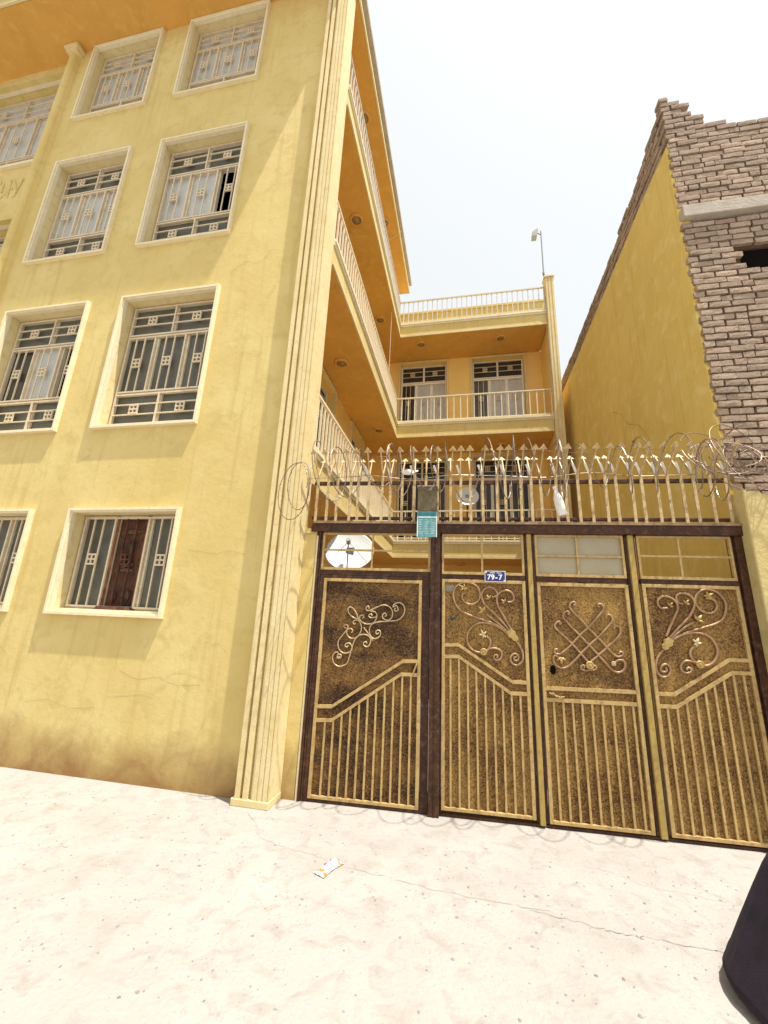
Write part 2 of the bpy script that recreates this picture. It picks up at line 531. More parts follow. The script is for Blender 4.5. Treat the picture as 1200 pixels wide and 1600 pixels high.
R = random.Random(77)
def wall_crack(pts, y, parent, w, m_, axis='y'):
    P = smooth_line([(a, 0, c) for a, c in pts], 5)
    b = MB()
    prev = None
    for i, p in enumerate(P):
        e = w * R.uniform(.3, 1) * (.3 if i in (0, len(P) - 1) else 1)
        a, c = p.x + R.uniform(-.006, .006), p.z + R.uniform(-.006, .006)
        cur = [((a, y, c - e), (a, y, c + e)), ((y, a, c - e), (y, a, c + e))][axis == 'x']
        if prev: b.quad(prev[0], cur[0], cur[1], prev[1])
        prev = cur
    return b.build('plaster_crack', m_, parent)
HAIR = mat('hairline_brown', (.44, .32, .12), .9)
PALES = mat('scratch_pale', (.65, .52, .24), .9)
for pts, m_, w in (([(-3.5, 1.0), (-3.3, .93), (-3.05, .95), (-2.8, .90), (-2.55, .92)], HAIR, .003), ([(-2.95, .98), (-2.8, 1.03), (-2.62, 1.01), (-2.5, .96)], PALES, .006),
                   ([(-2.7, 1.35), (-2.55, 1.28), (-2.42, 1.33), (-2.3, 1.22)], PALES, .004), ([(-4.6, .62), (-4.3, .66), (-4.0, .60), (-3.7, .63)], HAIR, .0025),
                   ([(-2.95, 2.25), (-2.6, 2.22), (-2.45, 2.25), (-2.25, 2.21)], HAIR, .003), ([(-5.2, 1.2), (-4.95, 1.05), (-4.9, .8), (-4.8, .55)], HAIR, .003),
                   ([(-3.05, 5.9), (-2.8, 6.1), (-2.6, 6.05), (-2.4, 6.3)], HAIR, .003), ([(-3.6, .75), (-3.2, .8), (-3.0, .77)], PALES, .005),
                   ([(-2.9, 4.9), (-2.75, 4.6), (-2.78, 4.3), (-2.65, 4.0)], HAIR, .0025), ([(-4.95, 3.2), (-4.8, 3.0), (-4.85, 2.8)], HAIR, .0025)):
    wall_crack(pts, FY - .003, apt, w, m_)

# ---- windows: one builder, every bar, pane and lattice its own piece
DOORW = mat('paint_door_white', (0.82, 0.77, 0.66), 0.5, var=(0.78, 0.71, 0.58), scale=6)
def lattice_me(mtl):
    b = MB()
    s = 0.112
    for i in (-1, 0, 1):
        b.box(i * s / 2 - .009, -.012, -s / 2, i * s / 2 + .009, .004, s / 2)
        b.box(-s / 2 - .009, -.0145, i * s / 2 - .009, s / 2 + .009, .0065, i * s / 2 + .009)
    return b.mesh('grille_lattice', mtl)
LATT = {'b': lattice_me(GRIL), 's': lattice_me(SOOT)}
_bars = {}
def bar_me(L, vert, key='b'):
    k = (round(L, 3), vert, key)
    if k not in _bars:
        w = 0.0075
        b = MB()
        if vert: b.box(-w, -w, 0, w, w, L)
        else: b.box(-L / 2, -w, -w, L / 2, w, w)
        _bars[k] = b.mesh('grille_bar', GRIL if key == 'b' else SOOT)
    return _bars[k]
_panes = {}
def pane_me(w, h, m_):
    k = (round(w, 3), round(h, 3), m_.name)
    if k not in _panes:
        _panes[k] = MB().box(-w / 2, 0, 0, w / 2, .006, h).mesh('pane', m_)
    return _panes[k]

def make_window(parent, cx, y, z, W, H, kind='full', panes=None, open_=(), rz=0.0, name='window', soot=False, outer=SW, surr=WHITE):
    """origin: bottom centre of the surround on the wall face; local -y looks out."""
    w, h = W / 2, H
    b = MB()
    o = outer
    door = name == 'balcony_door'
    for (p, q, dep, z0) in ((0.0, o * .62, .058, 0), (o * .62, o, .036, 0)):
        zb = p if not door else 0
        b.box(-w + p, -dep, zb, -w + q, .02, h - p)
        b.box(w - q, -dep, zb, w - p, .02, h - p)
        b.box(-w + q, -dep + .0015, h - q, w - q, .02, h - p)
        if not door: b.box(-w + q, -dep + .0015, p, w - q, .02, q)
    root = b.build(name, surr, parent)
    root.location = (cx, y, z)
    root.rotation_euler = (0, 0, rz)
    iw, ih = W - 2 * o, (H - 2 * o if not door else H - o)
    zb = o if not door else 0.0
    if not door:
        MB().box(-iw / 2, .0, zb, iw / 2, .145, zb + .022).build('sill', WHITE, root)
    DY = .15
    fr = MB()
    t = .038
    fr.box(-iw / 2, DY, zb + .02, -iw / 2 + t, DY + .06, zb + ih)
    fr.box(iw / 2 - t, DY, zb + .02, iw / 2, DY + .06, zb + ih)
    fr.box(-iw / 2 + t, DY, zb + ih - t, iw / 2 - t, DY + .06, zb + ih)
    fr.box(-iw / 2 + t, DY, zb + .02, iw / 2 - t, DY + .06, zb + .02 + t)
    x0, x1 = -iw / 2 + t, iw / 2 - t
    z0, z1 = zb + .02 + t, zb + ih - t
    if kind == 'single': rows = [('m', z0, z1)]
    elif kind == 'door':
        hh = z1 - z0
        rows = [('t', z0, z0 + hh * .22), ('m', z0 + hh * .25, z0 + hh * .76), ('t', z0 + hh * .79, z1)]
    else:
        hh = z1 - z0
        rows = [('t', z0, z0 + hh * .25), ('m', z0 + hh * .275, z0 + hh * .735), ('t', z0 + hh * .76, z1)]
    for i in range(len(rows) - 1):
        fr.box(x0, DY + .003, rows[i][2], x1, DY + .057, rows[i + 1][1])
        GB = MB()
    gr = MB()
    GY = DY - .014
    def put(me, nm, x, yy, zz):
        q = link(nm, me, root)
        q.location = (x, yy, zz)
    npane = 0
    for kind_, a, c in rows:
        n = 2 if kind_ == 't' else 3
        mw = .05 if kind_ == 't' else .075
        cw = ((x1 - x0) - mw * (n - 1)) / n
        for i in range(n):
            p0 = x0 + i * (cw + mw)
            xm = p0 + cw / 2
            if i < n - 1:
                fr.box(p0 + cw, DY + .004, a, p0 + cw + mw, DY + .056, c)
                gr.box(p0 + cw + mw / 2 - .011, GY - .013, a - .012, p0 + cw + mw / 2 + .011, GY + .013, c + .012)
            key = 's' if (soot and i == 1) else 'b'
            op = (kind_, i) in open_
            if not op:
                pm = (panes or {}).get((kind_, i), (panes or {}).get(kind_, GLASS))
                put(pane_me(cw, c - a, pm), 'pane', xm, DY + .03, a)
            if kind_ == 't':
                for f in (.36, .68):
                    put(bar_me(cw + .02, False), 'grille_bar', xm, GY, a + (c - a) * f)
                put(LATT['b'], 'grille_lattice', xm, GY, a + (c - a) * .52)
            else:
                for f in (.33, .67):
                    put(bar_me(c - a + .02, True, key), 'grille_bar', p0 + cw * f, GY, a - .01)
                put(LATT[key], 'grille_lattice', xm, GY, a + (c - a) * .52)
    # grille border and rails
    g = .011
    gr.box(x0 - .01, GY - g, z0 - .02, x0 + 2 * g - .01, GY + g, z1 + .02)
    gr.box(x1 - 2 * g + .01, GY - g, z0 - .02, x1 + .01, GY + g, z1 + .02)
    zz = [z0 - .006, z1 + .006] + [q for i in range(len(rows) - 1) for q in (rows[i][2] + .002, rows[i + 1][1] - .002)]
    for q in zz: gr.box(x0 - .01 + 2 * g, GY - g + .001, q - g, x1 + .01 - 2 * g, GY + g - .001, q + g)
    fr.build('window_frame' if not door else 'door_frame', FRAME if not door else DOORW, root)
    gr.build('grille_frame', GRIL if not door else DOORW, root)
    if soot:
        cw = ((x1 - x0) - .17) / 3
        s = MB()
        xa, xb = x0 + cw + .085 - .05, x0 + 2 * cw + .085 + .05
        s.box(xa, DY - .006, z0, xa + .05, DY + .002, z1 + .03)
        s.box(xb - .05, DY - .006, z0, xb, DY + .002, z1 + .03)
        s.build('rusty_sash', mat('rust_orange', (0.28, 0.12, 0.045), 0.8, var=(0.12, 0.04, 0.02), scale=12, bump=.4), root)
        s = MB()
        s.lathe([(.0, z0 - .06), (cw * .62, z0 - .06), (cw * .64, z0 - .03), (cw * .58, z0 + .0), (0, z0 + .005)], c=(x0 + cw * 1.5 + .085, DY - .03, 0), k=16, sy=.5)
        s.build('burnt_ledge', SOOT, root)
        TAN = mat('ash_brown', (0.14, 0.085, 0.055), .9, var=(0.06, 0.03, 0.02), scale=18, bump=.6)
        xc = x0 + cw * 1.5 + .085
        for px, pz, sx_, sz_, sd in ((.0, .47, .085, .035, 1), (-.03, .55, .045, .045, 2), (.035, .66, .018, .10, 3), (.06, .13, .05, .07, 4), (-.09, .10, .03, .06, 5), (-.01, .41, .11, .022, 6), (.0, .86, .16, .03, 7)):
            RR = random.Random(sd)
            bm = bmesh.new()
            bmesh.ops.create_icosphere(bm, subdivisions=2, radius=1)
            for v in bm.verts:
                kk = RR.uniform(.6, 1.25)
                v.co = Vector((v.co.x * sx_ * kk, v.co.y * .022 * kk, v.co.z * sz_ * kk))
            me_ = bpy.data.meshes.new('burnt_rag')
            bm.to_mesh(me_)
            bm.free()
            me_.materials.append(TAN)
            link('burnt_rag', me_, root, (xc + px, DY + .015, z0 + pz))
    # room behind, its darkness put into a near-black colour
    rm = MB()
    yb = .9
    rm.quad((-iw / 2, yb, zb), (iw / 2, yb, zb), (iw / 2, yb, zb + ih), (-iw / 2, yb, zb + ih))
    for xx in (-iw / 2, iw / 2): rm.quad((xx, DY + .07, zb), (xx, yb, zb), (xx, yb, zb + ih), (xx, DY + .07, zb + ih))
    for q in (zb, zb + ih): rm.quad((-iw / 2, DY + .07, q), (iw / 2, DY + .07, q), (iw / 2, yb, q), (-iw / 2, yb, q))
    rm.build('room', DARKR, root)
    return root

GP = {'t': GLASS, 'm': GLASS}
CURT = {'t': GLASSL, 'm': GLASSL}
for k, a, c, d, e in fw:
    pn, op = dict(GP), ()
    if k == 'g':
        if a == WL: pn[('m', 1)] = SOOT
    if k == 'b':
        pn = {'t': GLASS, 'm': GLASSL}
        if a == WL: op = (('m', 2),)
    if k == 'c': pn = dict(CURT)
    if k == 'a' and a == LL:
        op = (('m', 2),)
        pn[('m', 0)] = GLASSD
        pn[('m', 1)] = GLASSL
    make_window(apt, (a + c) / 2, FY, d, c - a, e - d, 'single' if k == 'g' else 'full', pn, op, soot=(k == 'g' and a == WL))
for a, c, d, e in lh:
    make_window(apt, (a + c) / 2, LWY + .12, d - .02, c - a + .04, e - d + .04, 'full', CURT if d > 9 else GP, outer=.03)
sl = MB().box(-9.6, LWY - .05, 9.0, -7.22, LWY + .13, 9.055)
sl.build('window_ledge', WHITE, apt)

# ---- fluted corner pilaster
PX0, PX1, PYF = -2.015, -1.67, FY - 0.13
P = [(PX0, FY + .01)]
wd = PX1 - PX0
def fl(t, dep): P.append((PX0 + wd * t, PYF + dep))
for t, dep in ((0, .06), (.07, .06), (.075, .0), (.20, .0), (.21, .05), (.28, .05), (.29, .0), (.42, .0), (.43, .05), (.50, .05), (.51, .008), (.56, 0),
               (.66, 0), (.665, .008), (.69, .008), (.695, 0), (.80, 0), (.805, .010), (.83, .010), (.835, 0), (.93, 0), (.935, .012), (.965, .012), (.97, .004), (1, .004)): fl(t, dep)
P += [(PX1, 4.09), (PX0 + .1, 4.09), (PX0 + .1, FY + .01)]
MB().prism(P, 'z', .06, 11.549).build('fluted_pilaster', CREAM, apt)
MB().box(PX0 - .006, PYF - .006, 0, PX1 + .004, 4.09, .058).build('pilaster_base', CREAM, apt, bevel=.006)

# ---- balcony slabs (L shaped), trims, railings
BY, BX1, SX = 9.35, 2.10, -2.56          # back balcony face, right end, side wall
WY = 10.45                                # back wall
XF = -1.67                                # balcony face over the courtyard
Z = [(3.05, 3.42), (6.08, 6.45), (9.04, 9.41)]
def Lpoly(e, x0=SX + .003, y1=WY - .003, right=BX1, y0=4.093):
    return [(x0, y0), (XF + e, y0), (XF + e, BY - e), (right, BY - e), (right, y1), (x0, y1)]
def Lstrip(b, e0, e1, z0, z1):
    """strip running along the two open edges of an L slab, sticking out from e0 to e1"""
    y0 = 4.093
    b.prism([(XF + e0, y0), (XF + e1, y0), (XF + e1, BY - e1), (BX1, BY - e1), (BX1, BY - e0), (XF + e0, BY - e0)], 'z', z0, z1)
SBAR = {}
def railing(parent, k, ztop, h, mtl, sp_side, sp_back, back=True, bw=.011):
    b = MB()
    e = -.03
    y0 = 4.10
    zt = ztop + h
    b.bar((XF + e, y0, zt), (XF + e, BY + .015, zt), .04, .028)
    if back: b.bar((XF + e - .02, BY - e, zt - .0015), (BX1, BY - e, zt - .0015), .04, .028)
    b.bar((XF + e, y0, ztop + .05), (XF + e, BY + .015, ztop + .05), .028, .018)
    if back: b.bar((XF + e - .02, BY - e, ztop + .0485), (BX1, BY - e, ztop + .0485), .028, .018)
    r = b.build('railing', mtl, parent)
    me = MB().box(-bw, -bw, 0, bw, bw, h).mesh('baluster', mtl)
    n = int((BY - y0) / sp_side)
    for i in range(n + 1):
        link('baluster', me, r, (XF + e, y0 + .05 + (BY - y0 - .02) * i / n, ztop))
    if back:
        n = int((BX1 - XF) / sp_back)
        for i in range(1, n + 1):
            link('baluster', me, r, (XF + e + (BX1 - XF - e) * i / n - .02, BY - e, ztop))
    return r
for k, (z0, z1) in enumerate(Z):
    b = MB().prism(Lpoly(0), 'z', z0 + .006, z1)
    s = b.build('balcony_slab', CREAM if k < 0 else YEL, apt)
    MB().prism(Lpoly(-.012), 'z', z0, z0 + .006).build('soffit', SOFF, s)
    t = MB()
    Lstrip(t, .001, .022, z0 - .004, z0 + .045)
    Lstrip(t, .001, .012, z0 + .046, z0 + .062)
    t.build('bottom_trim', CREAM, s)
    t = MB()
    Lstrip(t, -.12, .035, z1 + .001, z1 + .05)
    Lstrip(t, .001, .018, z1 - .05, z1)
    t.build('top_ledge', WHITE, s)
    railing(apt, k, z1 + .05, .70 if k < 2 else .74, RAIL if k < 2 else GRAYR, .115, .158 if k < 2 else .13)

# ---- side wing and back wing walls
for k in range(4):
    za = 0 if k == 0 else Z[k - 1][1]
    zb = Z[k][0] if k < 3 else 11.55
    if k == 0:
        MB().box(SX - .3, 4.15, 0, SX, WY, zb).build('side_wall', SIDEY, apt)
        continue
    # wall along Y with two door openings; build in a turned frame: local x runs along +Y, facing +X
    yy = [(5.75, 7.05), (8.25, 9.40)]
    hs = [(a + HI, c - HI, za + .03, min(za + 2.56, zb - .01)) for a, c in yy]
    w = wall_with_holes(4.15, WY, za - .36, zb, 0, .24, hs).build('side_wall', SIDEY, apt)
    w.rotation_euler = (0, 0, math.pi / 2)
    w.location = (SX, 0, 0)
    for a, c in yy:
        H = min(za + 2.62, zb - .005) - za
        make_window(apt, SX, (a + c) / 2, za, c - a, H, 'door', {'t': GLASSD, 'm': GLASSD}, rz=math.pi / 2, name='balcony_door', surr=CREAM)
BD = [(-1.85, -.42), (.21, 1.71)]
for k in range(3):
    za = 0 if k == 0 else Z[k - 1][1]
    zb = Z[k][0]
    hs = [(a + HI, c - HI, za + .03, za + 2.56 - HI) for a, c in BD]
    wall_with_holes(SX, 2.3, max(za - .36, 0), zb + .003, WY, WY + .24, hs).build('back_wall', SIDEY, apt)
    for i, (a, c) in enumerate(BD):
        pn = {'t': GLASSD, 'm': GLASSL if k == 2 else GLASSD}
        if k == 2: pn[('m', 0)] = GLASSD if i == 0 else GLASS
        make_window(apt, (a + c) / 2, WY, za, c - a, 2.56, 'door', pn, name='balcony_door', surr=CREAM)
MB().box(2.115, 9.51, 0, 2.30, WY - .002, 9.41).build('end_wall', SIDEY, apt)
ep = MB()
ep.prism([(2.10, 9.50), (2.10, 9.30), (2.125, 9.27), (2.16, 9.27), (2.165, 9.285), (2.185, 9.285), (2.19, 9.27), (2.235, 9.27), (2.24, 9.285), (2.26, 9.285), (2.265, 9.27), (2.31, 9.27), (2.32, 9.30), (2.32, 9.50)], 'z', 0, 10.42)
ep.box(2.08, 9.25, 10.421, 2.34, 9.52, 10.45)
ep.box(2.10, 9.28, 10.451, 2.32, 9.5, 10.49)
ep.build('end_pilaster', CREAM, apt)
pp = MB().box(-2.02, WY - .05, 9.412, 2.3, WY + .2, 10.66).box(-2.02, WY - .08, 10.661, 2.3, WY + .23, 10.72)
pp.build('terrace_parapet', YEL, apt)

# ---- roof slab with overhang
RZ = 11.55
RP = [(-12, 3.17), (-1.64, 3.17), (-1.64, 10.5), (-2.03, 10.5), (-2.03, 10.62), (-12, 10.62)]
rf = MB().prism(RP, 'z', RZ + .008, 11.93).build('roof_slab', YEL, apt)
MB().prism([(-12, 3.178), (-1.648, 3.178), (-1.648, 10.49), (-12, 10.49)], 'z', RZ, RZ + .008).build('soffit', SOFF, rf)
t = MB()
t.box(-12, 3.14, RZ - .004, -1.61, 3.168, RZ + .06)
t.box(-1.638, 3.169, RZ - .004, -1.61, 10.5, RZ + .06)
t.build('soffit_trim', CREAM, rf)
t = MB()
t.box(-12, 3.09, 11.86, -1.56, 3.168, 11.97)
t.box(-1.638, 3.169, 11.86, -1.56, 10.52, 11.97)
t.build('roof_edge', CONC, rf)

# ------------------------------------------------------------ ceiling lights under the balconies
def make_light():
    r = thing('ceiling_light', 'x', 'ceiling light', group='round ceiling lights under the balconies')
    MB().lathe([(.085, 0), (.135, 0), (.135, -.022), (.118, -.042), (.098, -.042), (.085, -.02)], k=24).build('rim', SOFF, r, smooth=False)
    MB().lathe([(.0, -.046), (.05, -.044), (.082, -.034), (.096, -.012), (.096, 0)], k=20).build('bowl', mat('bowl_amber_glass', (.27, .17, .08), .25, var=(.2, .12, .05), scale=20, spec=.5), r, smooth=True)
    return r
LIGHTS = [(-1.94, 5.75, RZ, 'round ceiling light nearest the street under the roof overhang beside the wing'),
          (-1.95, 8.05, RZ, 'round ceiling light under the roof overhang, farther from the street, near the thin cable'),
          (-1.98, 5.88, 9.04, 'round ceiling light nearest the street under the highest side balcony'),
          (-2.06, 8.58, 9.04, 'round ceiling light under the highest side balcony close to the inner corner'),
          (-1.13, 9.68, 9.04, 'round ceiling light above the left door of the upper back balcony'),
          (0.988, 9.71, 9.04, 'round ceiling light above the right door of the upper back balcony'),
          (-2.148, 6.14, 6.08, 'round ceiling light under the middle side balcony next to the fluted pilaster'),
          (-2.016, 8.84, 6.08, 'round ceiling light under the middle side balcony near the inner corner'),
          (0.936, 10.0, 6.08, 'round ceiling light under the middle back balcony just above the razor wire'),
          (-.133, 10.15, 3.05, 'round ceiling light under the lowest back balcony seen through the gate transom')]
l0 = make_light()
for i, (x, y, z, lab) in enumerate(LIGHTS):
    o = l0 if i == 0 else copy_tree(l0)
    o.location = (x, y, z - .001)
    o['label'] = lab

# cables
tag(MB().tube([(-1.728, 8.376, 9.04), (-1.727, 8.378, 8.2), (-1.73, 8.37, 7.2)], .006, 5).build('cable', RAIL), 'thin pale cable hanging straight down from the highest side balcony', 'cable')
tag(MB().tube([(-1.96, 8.55, 11.53), (-1.75, 8.47, 11.538), (-1.60, 8.40, 11.545), (-1.56, 8.38, 11.6)], .007, 5).build('cable', RAIL), 'thin pale cable stretched across the underside of the roof overhang', 'cable')
tag(MB().tube(smooth_line([(2.06, 9.22, 10.1), (2.09, 9.22, 9.3), (2.07, 9.2, 8.3), (2.10, 9.22, 7.2), (2.07, 9.21, 6.2), (2.09, 9.22, 5.2), (2.05, 9.2, 4.4)]), .006, 5).build('cable', STEELD), 'dark cable running down the front of the end pilaster', 'cable')

# floodlight on its pole
fl_ = thing('floodlight', 'grey floodlight on a thin pole standing at the end of the roof terrace', 'floodlight', (2.165, 9.62, 9.42))
MB().tube([(0, 0, 0), (0, 0, 1.3), (.004, 0, 2.0), (.01, 0, 2.92)], .017, 8).tube([(0, 0, 1.42), (0, 0, 1.5)], .03, 8).build('pole', GREYM, fl_)
MB().tube([(.008, 0, 2.78), (-.05, -.02, 2.80), (-.09, -.03, 2.82)], .014, 6).build('bracket', GREYM, fl_)
MB().prism([(-.085, 2.84), (-.10, 2.91), (-.24, 2.80), (-.25, 2.66), (-.12, 2.66)], 'y', -.12, .06).build('lamp_head', mat('lamp_grey', (.38, .38, .36), .6, var=(.30, .30, .28), scale=9), fl_)

# ------------------------------------------------------------ gate (local x along the gate, -y to the street)
gate = thing('metal_gate', 'brown and gold sheet metal gate with a wicket door, scrolled panels and open transoms', 'gate', (GX0, GY0, 0), GROT)
b = MB()
b.box(-.092, -.03, 0, -.068, .09, 2.478)                 # left jamb
b.box(-.066, -.015, 0, -.047, .05, 2.478)
b.box(-.17, -.055, 2.48, 3.93, .10, 2.565)               # beam
b.box(1.082, -.05, 0, 1.178, .09, 2.478)                 # post between wicket and gate
b.box(1.128, -.058, 0, 1.136, -.051, 2.47)
b.box(3.835, -.03, 0, 3.945, .10, 2.478)                 # right jamb
b.box(-.05, -.005, 2.035, 1.081, .06, 2.085)             # head over the wicket
b.box(1.18, -.004, -.0, 3.834, .07, .022)
b.box(1.179, -.002, .023, 1.1935, .05, 2.478)
b.box(3.8135, -.002, .023, 3.834, .05, 2.478)
b.build('gate_frame', GATEDK, gate, bevel=.005)
b = MB().box(-.14, -.07, 2.567, 3.92, .08, 2.590)
b.build('beam_plank', mat('plank_dusty_brown', (.34, .235, .15), .8, var=(.22, .13, .08), scale=9), gate)
b = MB()
for x0, x1 in ((1.99, 2.008), (2.055, 2.082), (2.905, 2.925), (2.978, 2.995)):
    b.box(x0, -.004, .03, x1, .05, 2.478)
b.build('mullion_strip', GATEDK, gate)
for x0, x1 in ((2.010, 2.053), (2.927, 2.976)):
    MB().box(x0, -.03, .02, x1, .05, 2.478).build('mullion', GATEYL, gate, bevel=.004)

SCR_W=[[(0.747,1.727),(0.733,1.714),(0.744,1.697),(0.767,1.706),(0.766,1.73),(0.746,1.752),(0.72,1.734),(0.729,1.763),(0.779,1.78),(0.822,1.754),(0.836,1.71),(0.817,1.652),(0.76,1.61),(0.659,1.598),(0.575,1.586),(0.525,1.568),(0.497,1.534),(0.498,1.478),(0.523,1.435),(0.565,1.432),(0.602,1.459),(0.603,1.499),(0.574,1.509),(0.558,1.489),(0.572,1.473),(0.588,1.486)],[(0.482,1.709),(0.478,1.726),(0.465,1.735),(0.45,1.716),(0.463,1.692),(0.501,1.698),(0.568,1.733),(0.627,1.752),(0.688,1.733),(0.715,1.689),(0.708,1.632),(0.667,1.608),(0.624,1.625),(0.619,1.657),(0.643,1.674),(0.657,1.654),(0.64,1.641)],[(0.509,1.639),(0.514,1.653),(0.495,1.66),(0.479,1.639),(0.505,1.624),(0.552,1.634),(0.561,1.659),(0.536,1.684),(0.493,1.687)],[(0.561,1.659),(0.56,1.626),(0.533,1.58),(0.474,1.562),(0.422,1.576),(0.39,1.611),(0.397,1.64),(0.422,1.645),(0.432,1.625),(0.415,1.616)],[(0.216,1.25),(0.199,1.241),(0.19,1.253),(0.206,1.269),(0.228,1.259),(0.221,1.236),(0.187,1.237),(0.196,1.281),(0.166,1.283),(0.143,1.246),(0.156,1.192),(0.201,1.159),(0.251,1.166),(0.292,1.192),(0.309,1.247),(0.326,1.319),(0.347,1.391),(0.378,1.441),(0.428,1.463),(0.479,1.457),(0.511,1.423),(0.505,1.375),(0.477,1.35),(0.446,1.364),(0.445,1.388),(0.466,1.397),(0.475,1.381)],[(0.262,1.52),(0.244,1.519),(0.239,1.54),(0.26,1.549),(0.278,1.533),(0.263,1.492),(0.224,1.442),(0.189,1.384),(0.197,1.328),(0.235,1.287),(0.286,1.284),(0.327,1.311),(0.326,1.354),(0.297,1.377),(0.263,1.363),(0.265,1.344),(0.286,1.341),(0.29,1.357)],[(0.316,1.474),(0.328,1.495),(0.305,1.514),(0.276,1.505),(0.269,1.468),(0.298,1.429),(0.345,1.423),(0.39,1.453),(0.413,1.506),(0.405,1.563),(0.378,1.594),(0.343,1.593),(0.327,1.572),(0.341,1.556),(0.353,1.569)],[(0.377,1.611),(0.333,1.617),(0.283,1.656),(0.267,1.697),(0.283,1.719),(0.319,1.707),(0.357,1.659),(0.377,1.611),(0.396,1.583)],[(0.437,1.528),(0.487,1.47),(0.533,1.408)]]
SCR_L1=[[(1.421,1.892),(1.393,1.88),(1.392,1.834),(1.434,1.793),(1.491,1.788),(1.541,1.825),(1.559,1.882),(1.536,1.952),(1.479,1.987),(1.408,1.992),(1.343,1.961),(1.307,1.903),(1.31,1.824),(1.356,1.741),(1.433,1.695),(1.558,1.655),(1.682,1.616),(1.769,1.565),(1.835,1.521)],[(1.667,1.864),(1.702,1.869),(1.721,1.894),(1.697,1.936),(1.649,1.956),(1.599,1.933),(1.573,1.882),(1.583,1.819),(1.623,1.765),(1.698,1.698),(1.777,1.613),(1.835,1.541)],[(1.812,1.82),(1.853,1.825),(1.871,1.857),(1.856,1.905),(1.808,1.929),(1.752,1.913),(1.716,1.866),(1.718,1.796),(1.753,1.721),(1.798,1.641),(1.843,1.562)],[(1.615,1.702),(1.682,1.65),(1.762,1.585),(1.828,1.534)],[(1.61,1.501),(1.64,1.472),(1.642,1.426),(1.614,1.371),(1.58,1.356),(1.525,1.354),(1.464,1.384),(1.434,1.442),(1.438,1.517),(1.488,1.587),(1.572,1.621),(1.668,1.608),(1.748,1.571),(1.814,1.52)],[(1.59,1.36),(1.635,1.389),(1.689,1.395),(1.735,1.377),(1.744,1.338),(1.726,1.302),(1.693,1.293),(1.673,1.312),(1.68,1.335),(1.701,1.336),(1.707,1.32),(1.693,1.313)],[(1.873,1.476),(1.911,1.419),(1.931,1.361),(1.925,1.296),(1.877,1.258),(1.832,1.275),(1.82,1.316),(1.841,1.35),(1.875,1.355),(1.893,1.327),(1.879,1.3),(1.853,1.302),(1.854,1.325),(1.874,1.329)]]
SCR_F1=[(1.408,1.938),(1.643,1.846),(1.784,1.816),(1.584,1.722),(1.583,1.51),(1.58,1.36),(1.851,1.515)]
SCR_L2=[[(2.403,1.81),(2.422,1.823),(2.412,1.842),(2.381,1.829),(2.368,1.797),(2.388,1.759),(2.456,1.686),(2.524,1.605),(2.597,1.527),(2.662,1.449),(2.707,1.4),(2.741,1.377),(2.781,1.39),(2.79,1.412),(2.769,1.418),(2.753,1.399)],[(2.344,1.731),(2.363,1.735),(2.35,1.754),(2.319,1.741),(2.305,1.702),(2.328,1.665),(2.438,1.545),(2.512,1.464),(2.584,1.38),(2.642,1.311),(2.687,1.263),(2.734,1.245),(2.779,1.268),(2.797,1.312),(2.787,1.344),(2.745,1.348),(2.707,1.321)],[(2.263,1.64),(2.282,1.64),(2.272,1.659),(2.241,1.646),(2.227,1.608),(2.269,1.564),(2.366,1.468),(2.433,1.39),(2.492,1.317)],[(2.629,1.803),(2.615,1.814),(2.628,1.83),(2.653,1.823),(2.664,1.785),(2.606,1.714),(2.526,1.628),(2.438,1.545),(2.366,1.468),(2.303,1.409),(2.249,1.374),(2.213,1.383),(2.215,1.412),(2.237,1.413)],[(2.686,1.71),(2.676,1.717),(2.692,1.737),(2.721,1.73),(2.729,1.696),(2.703,1.65),(2.598,1.542),(2.512,1.464),(2.437,1.39),(2.37,1.318),(2.308,1.267),(2.256,1.257),(2.207,1.287),(2.195,1.33),(2.211,1.361),(2.24,1.347),(2.262,1.341)],[(2.743,1.615),(2.736,1.622),(2.748,1.637),(2.781,1.635),(2.787,1.594),(2.765,1.549),(2.67,1.46),(2.584,1.383),(2.507,1.318)],[(2.452,1.265),(2.458,1.286),(2.436,1.285),(2.427,1.26),(2.458,1.247),(2.501,1.253),(2.537,1.255),(2.557,1.277),(2.537,1.291),(2.524,1.269)]]
SCR_F2=[(2.261,1.338),(2.699,1.314),(2.501,1.292)]
